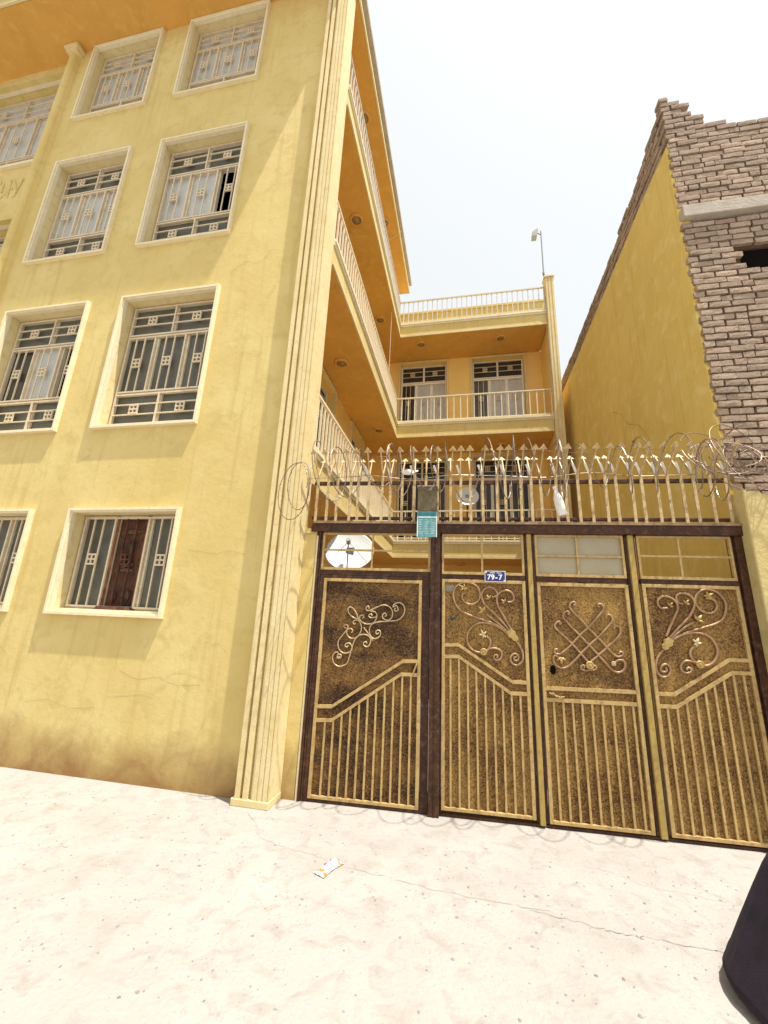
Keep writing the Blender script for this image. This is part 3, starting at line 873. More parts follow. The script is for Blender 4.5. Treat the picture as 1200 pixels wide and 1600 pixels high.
SCR_L3=[[(3.528,1.913),(3.588,1.901),(3.611,1.849),(3.579,1.796),(3.529,1.783),(3.471,1.807),(3.441,1.866),(3.45,1.926),(3.495,1.977),(3.56,1.99),(3.626,1.969),(3.672,1.911),(3.681,1.837),(3.646,1.748),(3.585,1.698),(3.484,1.661),(3.376,1.624),(3.289,1.587),(3.199,1.533)],[(3.339,1.855),(3.298,1.868),(3.286,1.906),(3.308,1.94),(3.358,1.95),(3.411,1.925),(3.432,1.873),(3.412,1.805),(3.364,1.737),(3.285,1.66),(3.189,1.561)],[(3.207,1.816),(3.157,1.811),(3.129,1.84),(3.134,1.885),(3.177,1.917),(3.233,1.911),(3.278,1.875),(3.288,1.815),(3.253,1.74),(3.208,1.657),(3.162,1.567)],[(3.4,1.698),(3.325,1.654),(3.248,1.593),(3.194,1.547)],[(3.422,1.515),(3.363,1.483),(3.336,1.432),(3.349,1.384),(3.392,1.351),(3.457,1.341),(3.516,1.379),(3.553,1.45),(3.545,1.528),(3.494,1.589),(3.408,1.611),(3.317,1.596),(3.229,1.556),(3.191,1.525)],[(3.392,1.351),(3.341,1.369),(3.294,1.37),(3.256,1.344),(3.247,1.302),(3.273,1.272),(3.315,1.281),(3.326,1.309),(3.303,1.315),(3.29,1.297)],[(3.127,1.457),(3.078,1.398),(3.05,1.333),(3.049,1.27),(3.085,1.23),(3.134,1.24),(3.16,1.283),(3.152,1.324),(3.119,1.333),(3.088,1.31),(3.084,1.279),(3.111,1.27),(3.133,1.288),(3.122,1.305)]]
SCR_F3=[(3.544,1.929),(3.357,1.859),(3.217,1.835),(3.43,1.717),(3.396,1.521),(3.398,1.348),(3.157,1.502)]

def scroll(parent, pts, r, m_, y):
    P = smooth_line([(u, y, z) for u, z in pts], 5)
    MB().tube(P, r, 7).build('scroll', m_, parent, smooth=True)
def leaf(parent, c, size, ang, m_, y, lobes=3):
    b = MB()
    for i in range(lobes):
        a = ang + (i - (lobes - 1) / 2) * 1.05
        L = size * (1.0 if i == (lobes - 1) / 2 else .8)
        dx, dz = math.cos(a), math.sin(a)
        px, pz = -dz, dx
        pts = [(0, 0), (.35 * L, .22 * L), (.7 * L, .16 * L), (L, 0), (.7 * L, -.16 * L), (.35 * L, -.22 * L)]
        ring = [(c[0] + dx * s + px * t, c[1] + dz * s + pz * t) for s, t in pts]
        mid = (c[0] + dx * .5 * L, y - .012, c[1] + dz * .5 * L)
        for j in range(6):
            q, w_ = ring[j], ring[(j + 1) % 6]
            b.quad((q[0], y, q[1]), (w_[0], y, w_[1]), mid)
            b.quad((q[0], y + .005, q[1]), (q[0], y, q[1]), (w_[0], y, w_[1]), (w_[0], y + .005, w_[1]))
    b.build('cast_leaf', m_, parent)
def flower(parent, c, r, y, m_=None):
    pr = [(0, -.016), (r * .35, -.015), (r * .45, -.008), (r * .8, -.012), (r, -.004), (r, .006)]
    MB().lathe(pr, c=(c[0], y, c[1]), k=12, axis='y').build('cast_flower', m_ or LEAFY, parent)

def leaf_door(name, x0, x1, z0, z1, rails, bars, panel, tz=None, label=None):
    """pale frame with a hammered sheet, a double bent rail and bars below; rails = upper and lower polyline"""
    t = .030
    b = MB()
    b.box(x0, -.018, z0, x0 + t, .02, z1)
    b.box(x1 - t, -.018, z0, x1, .02, z1)
    b.box(x0 + t, -.0165, z0, x1 - t, .0185, z0 + t * .9)
    b.box(x0 + t, -.0165, z1 - t, x1 - t, .0185, z1)
    root = b.build(name, GATEGD, gate, bevel=.003)
    if label: root['label'] = label
    MB().box(x0 + .01, .004, z0 + .01, x1 - .01, .010, z1 - .01).build('panel', panel, root)
    for pl_ in rails:
        b = MB()
        for i in range(len(pl_) - 1):
            (a, p), (c, q) = pl_[i], pl_[i + 1]
            hw = .0155
            yo = -.0145 - .0006 * i
            d = Vector((c - a, q - p)).normalized() * .004
            b.prism([(a - d.x, p - hw - d.y), (c + d.x, q - hw + d.y), (c + d.x, q + hw + d.y), (a - d.x, p + hw - d.y)], 'y', yo, .003)
        b.build('bent_rail', GATEGD, root)
    low = rails[1]
    for x in bars:
        zt = low[0][1]
        for (a, p), (c, q) in zip(low[:-1], low[1:]):
            if a <= x <= c: zt = p + (q - p) * (x - a) / (c - a)
        R_ = random.Random(int(x * 1e4))
        MB().box(x - .0085, -.0125, z0 + .02, x + .0085, .003, zt - .008).build('bar', GATEGD, root)
    return root

def transom(root, x0, x1, z0, z1, xs, zs):
    b = MB()
    t = .02
    b.box(x0, -.012, z0, x0 + t, .016, z1)
    b.box(x1 - t, -.012, z0, x1, .016, z1)
    b.box(x0 + t, -.0105, z0, x1 - t, .0145, z0 + .026)
    b.box(x0 + t, -.0105, z1 - t, x1 - t, .0145, z1)
    for x in xs: b.box(x - .009, -.006, z0 + .026, x + .009, .010, z1 - t)
    for z in zs: b.box(x0 + t, -.0075, z - .009, x1 - t, .0115, z + .009)
    return b.build('transom_frame', GATEGD, root)

# wicket door
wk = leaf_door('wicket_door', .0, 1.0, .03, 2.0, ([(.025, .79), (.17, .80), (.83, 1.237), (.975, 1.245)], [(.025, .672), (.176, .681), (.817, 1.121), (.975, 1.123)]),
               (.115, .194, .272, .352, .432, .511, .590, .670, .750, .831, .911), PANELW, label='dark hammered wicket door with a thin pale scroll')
b = MB()
b.box(-.045, -.010, .0, -.003, .03, 2.03)
b.box(1.003, -.010, .0, 1.078, .03, 2.03)
b.box(-.003, -.0085, 2.003, 1.003, .0285, 2.03)
b.box(-.003, -.0085, .0, 1.003, .0285, .027)
b.build('door_border', GATEDK, wk, bevel=.003)
for l in SCR_W: scroll(wk, l, .0068, SCROLLG, -.006)
MB().bar((.965, -.03, 1.225), (.927, -.03, 1.125), .02, .014).bar((.963, -.03, 1.215), (.963, .0, 1.215), .012).bar((.932, -.03, 1.135), (.932, .0, 1.135), .012).build('handle', LEAFY, wk, bevel=.003)
transom(gate, -.045, 1.078, 2.088, 2.477, (.485,), (2.295,))
# three leaves of the main gate
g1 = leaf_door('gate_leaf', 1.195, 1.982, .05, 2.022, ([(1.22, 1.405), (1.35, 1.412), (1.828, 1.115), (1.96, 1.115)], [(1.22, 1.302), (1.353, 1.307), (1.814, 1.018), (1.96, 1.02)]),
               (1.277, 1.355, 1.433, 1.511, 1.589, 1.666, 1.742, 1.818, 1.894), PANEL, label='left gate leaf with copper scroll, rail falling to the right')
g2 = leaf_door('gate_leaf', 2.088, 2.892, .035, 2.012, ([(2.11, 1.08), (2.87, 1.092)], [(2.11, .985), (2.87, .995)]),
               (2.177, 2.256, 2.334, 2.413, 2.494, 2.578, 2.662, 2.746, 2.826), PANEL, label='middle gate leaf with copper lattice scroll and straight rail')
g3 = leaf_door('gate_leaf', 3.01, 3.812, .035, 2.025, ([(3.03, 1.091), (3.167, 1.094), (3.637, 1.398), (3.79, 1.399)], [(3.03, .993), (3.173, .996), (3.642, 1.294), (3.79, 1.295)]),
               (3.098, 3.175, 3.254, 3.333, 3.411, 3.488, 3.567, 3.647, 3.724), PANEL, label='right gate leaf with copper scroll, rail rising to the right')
for l in SCR_L1: scroll(g1, l, .0105, SCROLL, -.008)
for l in SCR_L2: scroll(g2, l, .0105, SCROLL, -.008)
for l in SCR_L3: scroll(g3, l, .0105, SCROLL, -.008)
for g, F_, mir in ((g1, [(1.408, 1.938), (1.643, 1.846), (1.784, 1.816), (1.584, 1.722), (1.583, 1.51)], 1), (g3, [(3.544, 1.929), (3.357, 1.859), (3.217, 1.835), (3.43, 1.717), (3.396, 1.521)], -1)):
    for i, c in enumerate(F_):
        ang = (2.6, 2.2, 2.4, 2.3, 2.0)[i]
        if mir < 0: ang = math.pi - ang
        leaf(g, c, (.058, .046, .044, .066, .056)[i], ang, LEAFW if i == 4 else LEAFY, -.018)
        if i in (0, 4): leaf(g, c, .042, ang + 3.0, LEAFW if i == 4 else LEAFY, -.018, 2)
flower(g1, (1.58, 1.36), .033, -.02)
flower(g3, (3.398, 1.348), .033, -.02)
def collar(g, c, ang):
    d = Vector((math.cos(ang), math.sin(ang)))
    b = MB()
    for s, w in ((-.05, .016), (-.02, .036), (.02, .042), (.05, .020)): pass
    ring = [(-.055, .012), (-.03, .03), (-.01, .026), (.02, .042), (.045, .026), (.06, .03)]
    pts = [(c[0] + d.x * s - d.y * w, c[1] + d.y * s + d.x * w) for s, w in ring] + [(c[0] + d.x * s + d.y * w, c[1] + d.y * s - d.x * w) for s, w in reversed(ring)]
    b.prism(pts, 'y', -.026, -.002).build('cast_collar', LEAFY, g, bevel=.004)
collar(g1, (1.851, 1.515), 2.25)
collar(g3, (3.157, 1.502), .9)
flower(g2, (2.501, 1.292), .036, -.02)
leaf(g2, (2.261, 1.345), .06, -1.5, LEAFY, -.018)
flower(g2, (2.70, 1.318), .02, -.02, LEAFW)
MB().lathe([(0, -.004), (.02, -.0035), (.034, .002)], c=(2.19, .002, 1.235), k=9, axis='y', sx=.8, sy=1.2).build('dark_stain', DARKR, g2)
MB().lathe([(0, -.004), (.012, -.0035), (.02, .002)], c=(3.11, .002, 1.69), k=9, axis='y', sx=1.3, sy=.7).build('rust_spot', SOOT, g3)
MB().tube(smooth_line([(1.27, 0, 1.655), (1.29, 0, 1.64), (1.285, 0, 1.66), (1.31, 0, 1.64), (1.33, 0, 1.67), (1.36, 0, 1.70)]), .004, 5).build('paint_scribble', mat('scribble_blue', (.03, .06, .10), .7), g1)
MB().box(1.228, -.001, 1.905, 1.315, .006, 1.965).build('sticker', mat('sticker_grey', (.22, .20, .15), .7, var=(.30, .27, .19), scale=40), g1)
MB().bar((2.14, -.02, 1.045), (2.23, -.02, 1.012), .016, .012).bar((2.17, -.024, 1.047), (2.20, -.024, 1.012), .03, .01).bar((2.23, -.02, 1.012), (2.27, -.02, 1.02), .012, .010).build('latch', GATEGD, g2, bevel=.003)
for x0, x1, xs, zs in ((1.195, 1.982, (1.585,), ()), (2.088, 2.892, (2.475,), (2.27,)), (3.01, 3.812, (3.372,), (2.285,))):
    transom(gate, x0, x1, 2.072, 2.476, xs, zs)
    MB().box(x0, .0, 2.026, x1, .03, 2.070).build('dark_band', GATEDK, gate)
MB().box(2.108, .012, 2.098, 2.872, .017, 2.456).build('pane', GLASSM, gate)

# number plate on the left leaf
npl = thing('number_plate', 'small blue enamel house number plate reading 79-7', 'number plate')
npl.parent = None
def gp(u, y, z):
    c, s = math.cos(GROT), math.sin(GROT)
    return (GX0 + u * c - y * s, GY0 + u * s + y * c, z)
npl.location = gp(1.702, -.026, 2.058)
npl.rotation_euler = (0, 0, GROT)
ENB = mat('enamel_blue', (.016, .022, .14), .25, var=(.02, .03, .18), scale=20, spec=.5)
ENW = mat('enamel_white', (.80, .80, .80), .3)
MB().box(-.098, -.002, -.053, .098, .004, .053).build('plate_rim', ENW, npl)
MB().box(-.091, -.005, -.046, .091, -.0022, .046).build('plate', ENB, npl)
def text(s, size, parent, m_, loc, name):
    cu = bpy.data.curves.new(name, 'FONT')
    cu.body = s
    cu.size = size
    cu.extrude = .0008
    cu.offset = .0022
    cu.align_x = 'CENTER'
    cu.align_y = 'CENTER'
    tmp = bpy.data.objects.new(name, cu)
    COL.objects.link(tmp)
    bpy.context.view_layer.update()
    me = bpy.data.meshes.new_from_object(tmp.evaluated_get(bpy.context.evaluated_depsgraph_get()))
    bpy.data.objects.remove(tmp)
    me.materials.clear()
    me.materials.append(m_)
    o = link(name, me, parent, loc)
    o.rotation_euler = (math.pi / 2, 0, 0)
    return o
for ch, x in (('7', -.058), ('9', -.022), ('-', .012), ('7', .048)):
    text(ch, .068, npl, ENW, (x, -.0062, -.010), 'digit')
MB().box(-.05, -.0065, .030, -.0, -.0052, .036).box(.015, -.0065, .030, .06, -.0052, .036).build('small_print', ENW, npl)
for x, z in ((-.084, .036), (.084, -.040)): MB().lathe([(0, -.004), (.006, -.003), (.007, 0)], c=(x, -.005, z), k=8, axis='y').build('screw', ENW, npl)

# meter box with a teal printed panel hung in front of the post
mb = thing('meter_box', 'brown metal box with a teal printed panel hanging below it at the gate post', 'meter box', gp(1.047, -.16, 2.41), GROT)
BOXM = mat('box_olive_brown', (.115, .085, .04), .55, var=(.15, .115, .065), scale=9, var2=(.07, .05, .025), scale2=25, spec=.4)
MB().box(-.097, -.0, .262, .097, .14, .52).build('box', BOXM, mb, bevel=.005)
MB().box(-.103, -.01, .521, .103, .145, .53).build('box_lid', CONC, mb)
TEAL = mat('print_teal', (.10, .30, .31), .3, var=(.16, .38, .38), scale=14, var2=(.06, .20, .22), scale2=30, spec=.5)
MB().box(-.098, -.004, .0, .098, .012, .258).build('printed_panel', TEAL, mb)
b = MB()
R = random.Random(5)
for i in range(9):
    z = .03 + i * .018
    for j in range(3):
        x = -.08 + j * .057
        b.box(x, -.0052, z, x + R.uniform(.02, .045), -.0042, z + .004)
b.build('table_lines', mat('print_pale', (.55, .62, .58), .5), mb)
MB().box(-.098, -.007, .195, .098, -.0045, .205).box(-.098, -.007, .0, -.09, -.0045, .194).box(.09, -.007, .0, .098, -.0045, .194).build('panel_rim', ENW, mb)
MB().box(-.085, -.0065, .212, .085, -.0045, .250).build('print_header', mat('print_dark_teal', (.03, .16, .20), .3, spec=.5), mb)

# ------------------------------------------------------------ spiked railing on top of the gate
sr = thing('spiked_railing', 'row of pale forked spikes welded on two brown rails above the gate beam', 'railing', (GX0, GY0, 0), GROT)
MB().box(-.19, -.018, 2.622, 3.86, .018, 2.650).build('rail', GATEDK, sr, bevel=.003)
MB().box(-.19, -.015, 3.005, 3.86, .015, 3.045).build('rail', GATEDK, sr, bevel=.003)
SPK = mat('spike_paint_cream', (0.56, 0.44, 0.24), 0.55, var=(0.50, 0.36, 0.17), scale=9, var2=(0.28, 0.14, 0.07), scale2=30, spec=.4)
me_s = MB().box(-.0135, -.030, 2.592, .0135, -.016, 3.10).mesh('spike', SPK)
def spear(yt, zt, w=.027, head=.038):
    a = Vector((0, -.022, 3.09))
    e = Vector((0, yt, zt))
    d = (e - a).normalized()
    b = MB().bar(a, e, w, .010, up=(1, 0, 0))
    nrm = Vector((1, 0, 0)).cross(d)
    base = e - d * .004
    n = len(b.v)
    tip = e + d * .055
    for p in (base + Vector((head, 0, 0)), base - Vector((head, 0, 0)), tip):
        for s in (-.004, .004): b.v.append(tuple(p + nrm * s))
    b.f += [(n, n + 2, n + 4), (n + 1, n + 5, n + 3), (n, n + 1, n + 3, n + 2), (n + 2, n + 3, n + 5, n + 4), (n + 4, n + 5, n + 1, n)]
    return b
me_o = spear(-.25, 3.28).mesh('outer_spear', SPK)
me_i = spear(.14, 3.33).mesh('inner_spear', SPK)
me_c = MB().bar((0, -.026, 3.09), (-.045, -.06, 3.20), .022, .008, up=(0, 1, 0)).mesh('lit_stub', PLAST)  # short metal stub; its white colour stands in for sunlight on it
u = -.146
N_SP = 35
R = random.Random(11)
for i in range(N_SP):
    uu = -.146 + (3.83 + .146) * i / (N_SP - 1)
    s = link('spike', me_s, sr, (uu, 0, 0))
    s.rotation_euler = (0, R.uniform(-.008, .008), 0)
    for me, nm in ((me_o, 'outer_spear'), (me_i, 'inner_spear')):
        q = link(nm, me, s)
        q.rotation_euler = (0, 0, R.uniform(-.06, .06))
    if i > 3 and i % 2 or i > 22:
        link('lit_stub', me_c, s)

# razor wire
def gpts(P): return [gp(*p) for p in P]
def coil(u0, u1, pitch, rad, yc, zc, seed, k=26, jit=.06):
    R = random.Random(seed)
    n = int((u1 - u0) / pitch * k)
    pts = []
    ph = R.uniform(0, 6)
    rr, cy, cz, st = rad, yc, zc, 0.0
    A = [R.uniform(0, 6) for _ in range(6)]
    for i in range(n):
        t = i / k
        a = 2 * math.pi * t + ph
        r = rad * (1 + jit * 2.2 * math.sin(t * 1.7 + A[0]) + jit * 2 * math.sin(t * .61 + A[1]))
        uu = u0 + t * pitch + .07 * math.sin(t * 2.3 + A[2]) + .09 * math.sin(t * .9 + A[5]) + .05 * math.cos(a)
        y = yc + .04 * math.sin(t * 1.1 + A[3]) + r * .9 * math.cos(a)
        z = zc + .03 * math.sin(t * 1.9 + A[4]) + r * math.sin(a)
        pts.append((uu, y, z))
    return pts
def barbs(b, P, step, R, s=.018):
    P = [Vector(p) for p in P]
    for i in range(2, len(P) - 2, step):
        t = (P[i + 1] - P[i - 1]).normalized()
        nrm = t.cross(Vector((R.uniform(-1, 1), R.uniform(-1, 1), R.uniform(-1, 1))))
        if nrm.length < .1: continue
        nrm.normalize()
        c = P[i]
        w = nrm * s * R.uniform(.6, 1.1)
        l = t * s
        b.quad(tuple(c - l * .5), tuple(c + w + l), tuple(c + l * .5))
        b.quad(tuple(c - l * .5), tuple(c - w - l), tuple(c + l * .5))
rz = MB()
R = random.Random(21)
P = gpts(coil(-.05, 3.78, .20, .25, -.40, 3.03, 4))
rz.tube(P, .0046, 5)
barbs(rz, P, 2, R, .022)
P2 = gpts([(u_, -.055 + .02 * math.sin(u_ * 9), 3.075 + .018 * math.sin(u_ * 5.3)) for u_ in [(-.3 + 4.25 * i / 60) for i in range(61)]])
rz.tube(P2, .0035, 5)
barbs(rz, P2, 2, R, .014)
P3 = gpts([(u_, -.20 + .03 * math.sin(u_ * 4), 3.28 + .03 * math.sin(u_ * 7)) for u_ in [(.0 + 3.9 * i / 50) for i in range(51)]])
rz.tube(P3, .0022, 4)
tag(rz.build('razor_wire', STEEL), 'long coil of razor wire looping over the whole row of spikes', 'razor wire')
lz = MB()
for sd, (uc, zc, r1, r2) in enumerate(((-.235, 2.79, .155, .30), (-.18, 2.84, .12, .24))):
    Q = []
    for i in range(34):
        a = 2 * math.pi * i / 30
        Q.append((uc + r1 * math.cos(a), -.50 + .05 * math.sin(a * 1.3 + sd) - .06 * math.cos(a), zc + r2 * math.sin(a)))
    Q = gpts(Q)
    lz.tube(Q, .004, 5)
    barbs(lz, Q, 2, R, .014)
tag(lz.build('razor_wire', STEELD), 'two loose barbed loops hanging past the left end of the spikes over the pilaster', 'razor wire')
bz = MB()
for sd in range(9):
    R2 = random.Random(40 + sd)
    uc, zc, yc = 3.84 + R2.uniform(-.30, .26), 3.14 + R2.uniform(-.06, .12), -.22 + R2.uniform(-.10, .08)
    r1, r2 = R2.uniform(.14, .34), R2.uniform(.16, .30)
    tw = R2.uniform(-.9, .9)
    Q = []
    for i in range(R2.randint(18, 30)):
        a = 2 * math.pi * i / 26 + R2.uniform(0, .05) + sd
        Q.append((uc + r1 * math.cos(a), yc + .16 * math.sin(a + tw), zc + r2 * math.sin(a + .3 * tw)))
    Q = gpts(Q)
    bz.tube(Q, .0042, 5)
    barbs(bz, Q, 2, R2, .016)
for sd in range(26):
    R2 = random.Random(90 + sd)
    c = Vector((R2.uniform(3.82, 4.2), R2.uniform(-.22, -.12), R2.uniform(2.98, 3.14)))
    Q = [c]
    for i in range(4): Q.append(Q[-1] + Vector((R2.uniform(-.1, .14), R2.uniform(-.04, .04), R2.uniform(-.06, .09))))
    bz.tube(gpts(smooth_line(Q, 3)), .0032, 4)
tag(bz.build('razor_wire', STEELD), 'dark tangled bunch of wire at the right end of the spikes against the bricks', 'razor wire')

# plastic on the spikes
bt = thing('plastic_bottle', 'white plastic bottle wedged between the spikes to the right of the gate centre', 'bottle', gp(2.345, -.09, 2.652), GROT)
bt.rotation_euler = (0, -.20, GROT)
MB().lathe([(0, .0), (.040, .0), (.045, .012), (.045, .13), (.040, .155), (.043, .17), (.030, .21), (.016, .25), (.015, .275), (0, .275)], k=16).build('body', PLAST, bt, smooth=True)
MB().lathe([(0, .30), (.018, .30), (.018, .272), (.0155, .272)], k=12).build('cap', PLAST, bt)
def crumple(name, c, sx, sy, sz, seed, m_, sub=2):
    R = random.Random(seed)
    bm = bmesh.new()
    bmesh.ops.create_icosphere(bm, subdivisions=sub, radius=1)
    for v in bm.verts:
        k = R.uniform(.6, 1.25)
        v.co = Vector((v.co.x * sx * k, v.co.y * sy * k, v.co.z * sz * k))
    me = bpy.data.meshes.new(name)
    bm.to_mesh(me)
    bm.free()
    me.materials.append(m_)
    return link(name, me, None, c)
tag(crumple('plastic_scrap', gp(.855, -.11, 3.11), .085, .03, .030, 3, PLAST), 'scrap of white plastic caught in the wire left of the brown box', 'plastic scrap')

# ------------------------------------------------------------ satellite dishes
def dish(name, label, loc, rad, tilt, yaw, pole, pm, arm=True):
    t = thing(name, label, 'satellite dish', loc)
    fr = MB()
    pr = [(rad * i / 10, .16 * rad * (i / 10) ** 2) for i in range(11)]
    pr = [(r, -(.16 * rad) + h) for r, h in pr]
    rim = pr + [(rad * 1.02, 0.004), (rad * 1.01, .012), (rad * .98, .012)] + [(r, h + .012) for r, h in reversed(pr[:-1])]
    rot = Matrix.Rotation(yaw, 4, 'Z') @ Matrix.Rotation(tilt, 4, 'X')
    fr.lathe([(r, -h) for r, h in rim], k=40, axis='y')
    fr.v = [tuple(rot @ Vector(p)) for p in fr.v]
    fr.build('reflector', DISHW, t, smooth=True)
    if arm:
        f = rot @ Vector((0, -rad * .62, -rad * .02))
        for a in (-2.5, -.64, -1.57):
            e = rot @ Vector((rad * .96 * math.cos(a), -.01, rad * .96 * math.sin(a)))
            MB().tube([e, f], .009 if a < -1 and a > -2 else .0035, 6).build('strut', GREYM, t)
        d = rot @ Vector((0, 1, 0))
        MB().tube([f - d * .05, f + d * .03], .028, 10).build('receiver', GREYM, t)
    MB().tube([(0, .10, -.05), (0, .10, -pole)], .022, 8).build('pole', pm, t)
    MB().box(-.05, .02, -.09, .05, .11, .05).build('bracket', GREYM, t)
    return t
dish('satellite_dish', 'white satellite dish seen through the transom above the wicket door', (-1.53, 5.3, 2.50), .325, -.5, .15, 2.50, GREYM)
dish('satellite_dish', 'smaller white satellite dish on a red post behind the spikes on the back balcony', (.07, 9.62, 4.60), .27, -.35, .1, 1.13, REDP, arm=False)

# ------------------------------------------------------------ plastered pier left of the gate
pr_ = thing('gate_pier', 'yellow plastered pier between the fluted pilaster and the wicket door', 'pier')
b = MB()
b.prism([(-1.668, 4.03), (-1.545, 4.03), (-1.53, 4.045), (-1.53, 4.2), (-1.668, 4.2)], 'z', 0, 2.46)
b.build('shaft', YEL, pr_)
b = MB()
b.prism([(-1.668, 2.462), (-1.545, 2.462), (-1.53, 2.45), (-1.53, 2.48), (-1.56, 2.50), (-1.668, 2.535)], 'y', 4.02, 4.2)
b.build('cap', PALEY, pr_)
MB().box(-1.5285, 4.026, 0, -1.512, 4.19, 2.44).build('edge_strip', WHITE, pr_)

# ------------------------------------------------------------ neighbouring brick building
nb = thing('brick_building', 'unfinished mud brick building with an ochre plastered party wall beside the courtyard', 'building')
NX, NY = 2.525, 4.27
HX0, HX1, HZ0, HZ1 = 3.03, 3.50, 5.45, 5.77
core = wall_with_holes(NX + .07, 6.0, 0, 7.50, NY + .045, NY + .5, [(HX0, HX1, HZ0, HZ1)])
core.box(NX + .07, NY + .5, 0, NX + .32, 12.0, 7.86)
core.build('wall_core', MUD, nb)
MB().box(HX0 + .004, NY + .07, HZ0 + .004, HX1 - .004, NY + .49, HZ1 - .004).build('opening_shade_fill', DARKR, nb)  # black block near the front stands in for the hole's deep shade
# ochre plaster on the party wall, its edges ragged
R = random.Random(17)
pts = [(12.0, 0), (12.0, 7.5)]
y = 11.9
while y > NY + .16:
    pts.append((y, 7.46 + R.uniform(-.015, .015)))
    y -= R.uniform(.2, .5)
z = 7.42
while z > .2:
    pts.append((NY + .035 + R.uniform(-.02, .03), z))
    z -= R.uniform(.04, .09)
pts.append((NY + .03, 0))
MB().prism(pts, 'x', NX - .025, NX + .08).build('party_wall_plaster', OCHRE, nb)
HAIRO = mat('hairline_ochre', (.33, .2, .04), .9)
for pts in ([(6.9, 5.2), (6.6, 5.0), (6.35, 4.7), (6.0, 4.5), (5.7, 4.1)], [(5.1, 6.3), (5.0, 5.9), (5.15, 5.5)], [(8.2, 5.9), (8.0, 5.3), (8.1, 4.9)]):
    wall_crack(pts, NX - .028, nb, .006, HAIRO, 'x')
MB().box(NX - .01, NY - .055, 6.235, 6.0, NY + .06, 6.395).build('lintel', CONC, nb, bevel=.008)

# bricks: six rough shapes shared by all
def brick_me(L, H, D, seed):
    R = random.Random(seed)
    nx, nz = 4, 2
    b = MB()
    G = {}
    for j in range(nz + 1):
        for i in range(nx + 1):
            edge = i in (0, nx) or j in (0, nz)
            x = L * (i / nx - .5) + (R.uniform(-.003, .003))
            z = H * (j / nz - .5) + R.uniform(-.0035, .0035)
            if i == 0: x += .004
            if i == nx: x -= .004
            if i in (0, nx) and j in (0, nz): z *= .94
            G[i, j, 0] = len(b.v)
            b.v.append((x, (R.uniform(.000, .004) if edge else R.uniform(-.002, .003)), z))
            G[i, j, 1] = len(b.v)
            b.v.append((x * .985, D, z * .97))
    for j in range(nz):
        for i in range(nx):
            b.f.append((G[i, j, 0], G[i + 1, j, 0], G[i + 1, j + 1, 0], G[i, j + 1, 0]))
    for i in range(nx):
        b.f.append((G[i, 0, 1], G[i + 1, 0, 1], G[i + 1, 0, 0], G[i, 0, 0]))
        b.f.append((G[i, nz, 0], G[i + 1, nz, 0], G[i + 1, nz, 1], G[i, nz, 1]))
    for j in range(nz):
        b.f.append((G[0, j, 1], G[0, j, 0], G[0, j + 1, 0], G[0, j + 1, 1]))
        b.f.append((G[nx, j, 0], G[nx, j, 1], G[nx, j + 1, 1], G[nx, j + 1, 0]))
    for j in range(nz): b.f.append((G[0, j, 1], G[0, j + 1, 1], G[nx, j + 1, 1], G[nx, j, 1]))
    return b.mesh('brick', BRICK)
CH = .0795
BR = [brick_me(.206 if s % 2 else .222, CH - .019, .13, s) for s in range(6)]
BH = [brick_me(.108, CH - .019, .13, s + 20) for s in range(3)]
def frame_edge(z):
    """how far right the street view reaches at height z on the brick front"""
    return 2.72 + (z - 2.9) * .205
mass = []
R = random.Random(31)
def put_brick(half, x, y, z, rz, single):
    me = R.choice(BH if half else BR)
    mt = Matrix.Translation((x, y, z)) @ Matrix.Rotation(rz, 4, 'Z') @ Matrix.Rotation(R.uniform(-.009, .009), 4, 'Y') @ Matrix.Rotation(R.uniform(-.006, .006), 4, 'X')
    if R.random() < .5: mt = mt @ Matrix.Rotation(math.pi, 4, 'Y')
    if single:
        o = link('brick', me, nb)
        o.matrix_world = mt
    else: mass.append((me, mt))
rows_n = int((8.30 - 2.30) / CH)
TOP = [(2.52, 8.26), (2.68, 8.26), (2.70, 8.14), (2.76, 8.02), (2.84, 7.90), (2.93, 7.78), (3.02, 7.70), (3.2, 7.62), (6.2, 7.62)]
def top_at(x):
    for (a, p), (c, q) in zip(TOP[:-1], TOP[1:]):
        if a <= x <= c: return p + (q - p) * (x - a) / (c - a)
    return 7.62
nsingle = 0
for r in range(rows_n):
    z = 2.30 + CH * (r + .5)
    x = NX + (.0 if r % 2 else -.02) + R.uniform(-.006, .01)
    first = True
    while x < 6.0:
        half = (first and r % 2 == 0) or R.random() < .14
        L = .108 if half else .214
        xc = x + L / 2
        x += L + R.uniform(.003, .010)
        first = False
        if z > top_at(xc): continue
        if 6.225 < z < 6.41: continue
        if HX0 - .06 < xc < HX1 + .06 and HZ0 < z < HZ1: continue
        single = xc < frame_edge(z) + .12 and nsingle < 225
        nsingle += single
        put_brick(half, xc, NY + R.uniform(-.006, .010), z + R.uniform(-.003, .003), 0, single)
ns = 0
for r in range(9):
    z = 7.42 + CH * (r + .5)
    y = NY + .10 + (.1 if r % 2 else 0)
    while y < 12:
        L = .208
        yc = y + L / 2
        y += L + R.uniform(.008, .02)
        if r > 5 and yc > (6.0, 5.2, 4.75)[r - 6]: continue
        single = yc < 7.2 and ns < 80
        ns += single
        put_brick(False, NX + R.uniform(-.008, .01), yc, z, -math.pi / 2, single)
b = MB()
for me, mt in mass:
    n = len(b.v)
    b.v += [tuple(mt @ v.co) for v in me.vertices]
    b.f += [tuple(n + i for i in p.vertices) for p in me.polygons]
tag(b.build('brickwork', BRICK, nb), kind='stuff')

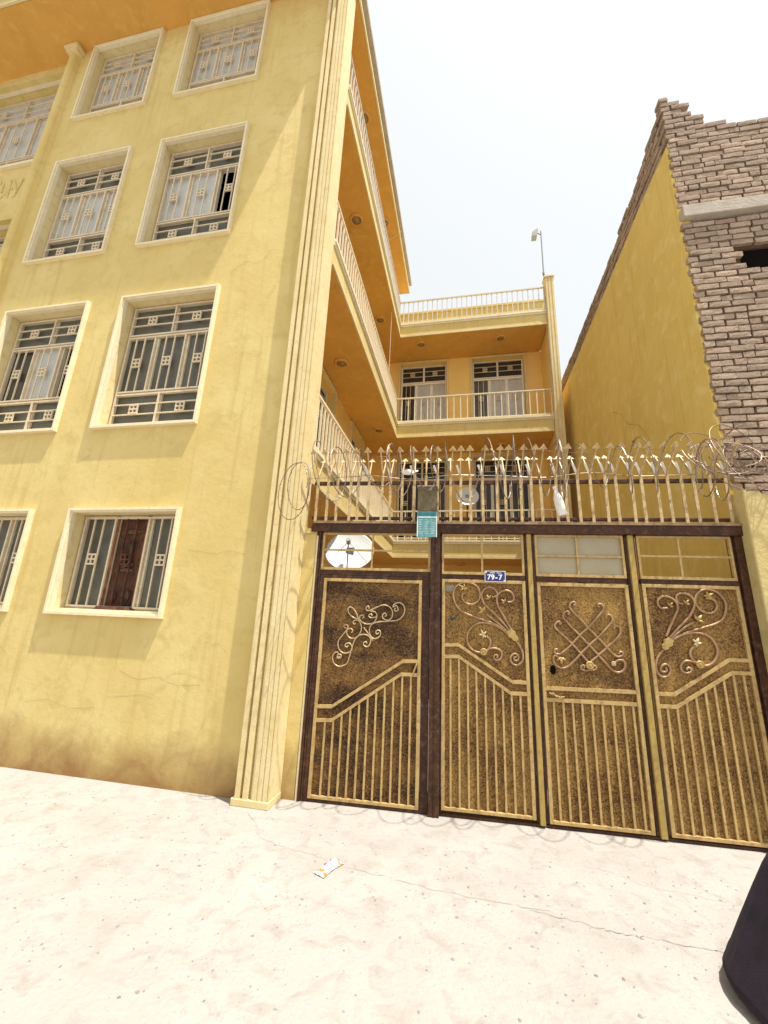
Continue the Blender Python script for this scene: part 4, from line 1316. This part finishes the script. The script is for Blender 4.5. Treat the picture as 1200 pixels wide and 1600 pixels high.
# plastered lower wall with a broken upper edge, right of the gate
lw = thing('plaster_wall', 'low pale yellow plastered wall with a broken top edge right of the gate', 'wall')
LWP = [(2.478, 0), (5.0, 0), (5.0, 2.36), (3.1, 2.36), (2.92, 2.38), (2.86, 2.44), (2.80, 2.47), (2.77, 2.56), (2.735, 2.62), (2.72, 2.72), (2.69, 2.76), (2.68, 2.83), (2.63, 2.85), (2.60, 2.885), (2.53, 2.88), (2.478, 2.895)]
MB().prism(LWP, 'y', 4.085, 4.30).build('plaster', PALEY, lw, bevel=.012)

# ------------------------------------------------------------ litter and the dark thing at the right edge
wr = thing('snack_wrapper', 'crumpled white and orange snack wrapper lying on the street', 'wrapper', (-.90, 3.11, .0), 1.17)
wr.scale = (.85, .8, .9)
nx_, ny_ = 16, 8
R = random.Random(8)
b = MB()
zz = {}
for i in range(nx_ + 1):
    for j in range(ny_ + 1):
        e = abs(j / ny_ - .5) * 2
        f = abs(i / nx_ - .5) * 2
        h = .004 + .045 * (1 - e * e) * (1 - f ** 4) * R.uniform(.55, 1.1) + R.uniform(0, .006)
        b.v.append(((i / nx_ - .5) * .24, (j / ny_ - .5) * (.085 + .03 * f * f) + R.uniform(-.004, .004), h))
cols = {'w': [], 'o': [], 'p': []}
for i in range(nx_):
    for j in range(ny_):
        a = i * (ny_ + 1) + j
        q = (a, a + ny_ + 1, a + ny_ + 2, a + 1)
        cols['o' if i in (1, 2, 13, 14) and (i + j) % 3 else 'p' if 5 <= i <= 10 and j in (5, 6) else 'w'].append(q)
for k, nm, c in (('w', 'foil', (.50, .47, .46)), ('o', 'orange_print', (.50, .17, .03)), ('p', 'pink_print', (.45, .06, .12))):
    mb_ = MB()
    mb_.v = list(b.v)
    mb_.f = cols[k]
    used = sorted({i for f in mb_.f for i in f})
    ix = {o: n for n, o in enumerate(used)}
    mb_.v = [b.v[i] for i in used]
    mb_.f = [tuple(ix[i] for i in f) for f in mb_.f]
    wm_ = mat('wrapper_' + nm, c, .35, spec=.5)
    if k != 'o': mb_.build(nm, wm_, wr)
    else:
        for sd in (-1, 1):
            e = MB()
            fs = [f for f in mb_.f if (mb_.v[f[0]][0] < 0) == (sd < 0)]
            us = sorted({i for f in fs for i in f})
            jx = {o: n for n, o in enumerate(us)}
            e.v = [mb_.v[i] for i in us]
            e.f = [tuple(jx[i] for i in f) for f in fs]
            e.build(nm, wm_, wr)

bg_ = MB().lathe([(0, 0), (.30, 0), (.375, .012), (.418, .035), (.428, .06), (.418, .085), (.395, .13), (.335, .26), (.265, .41), (.21, .53), (.185, .575), (.15, .60), (.08, .612), (0, .615)], k=40)
BK = 40
for i_, v_ in enumerate(bg_.v):
    an = 2 * math.pi * (i_ % BK) / BK
    h_ = v_[2] / .615
    f_ = 1 + (.010 + .045 * h_) * (math.sin(9 * an + 2 * h_) + .6 * math.sin(14 * an + 1.3 + 3 * h_)) * (h_ < .97)
    bg_.v[i_] = (v_[0] * f_, v_[1] * f_, v_[2] + (.006 * math.sin(5 * an) if 0 < v_[2] < .5 else 0))
bg_.lathe([(.055, .605), (.05, .63), (.075, .66), (.12, .70), (.10, .715), (.03, .70), (0, .69)], k=14)
tag(bg_.build('bag', BLACK, None, smooth=True, loc=(1.60, 2.60, 0)), 'black cloth bag with a broad base standing on the street at the right edge', 'bag')
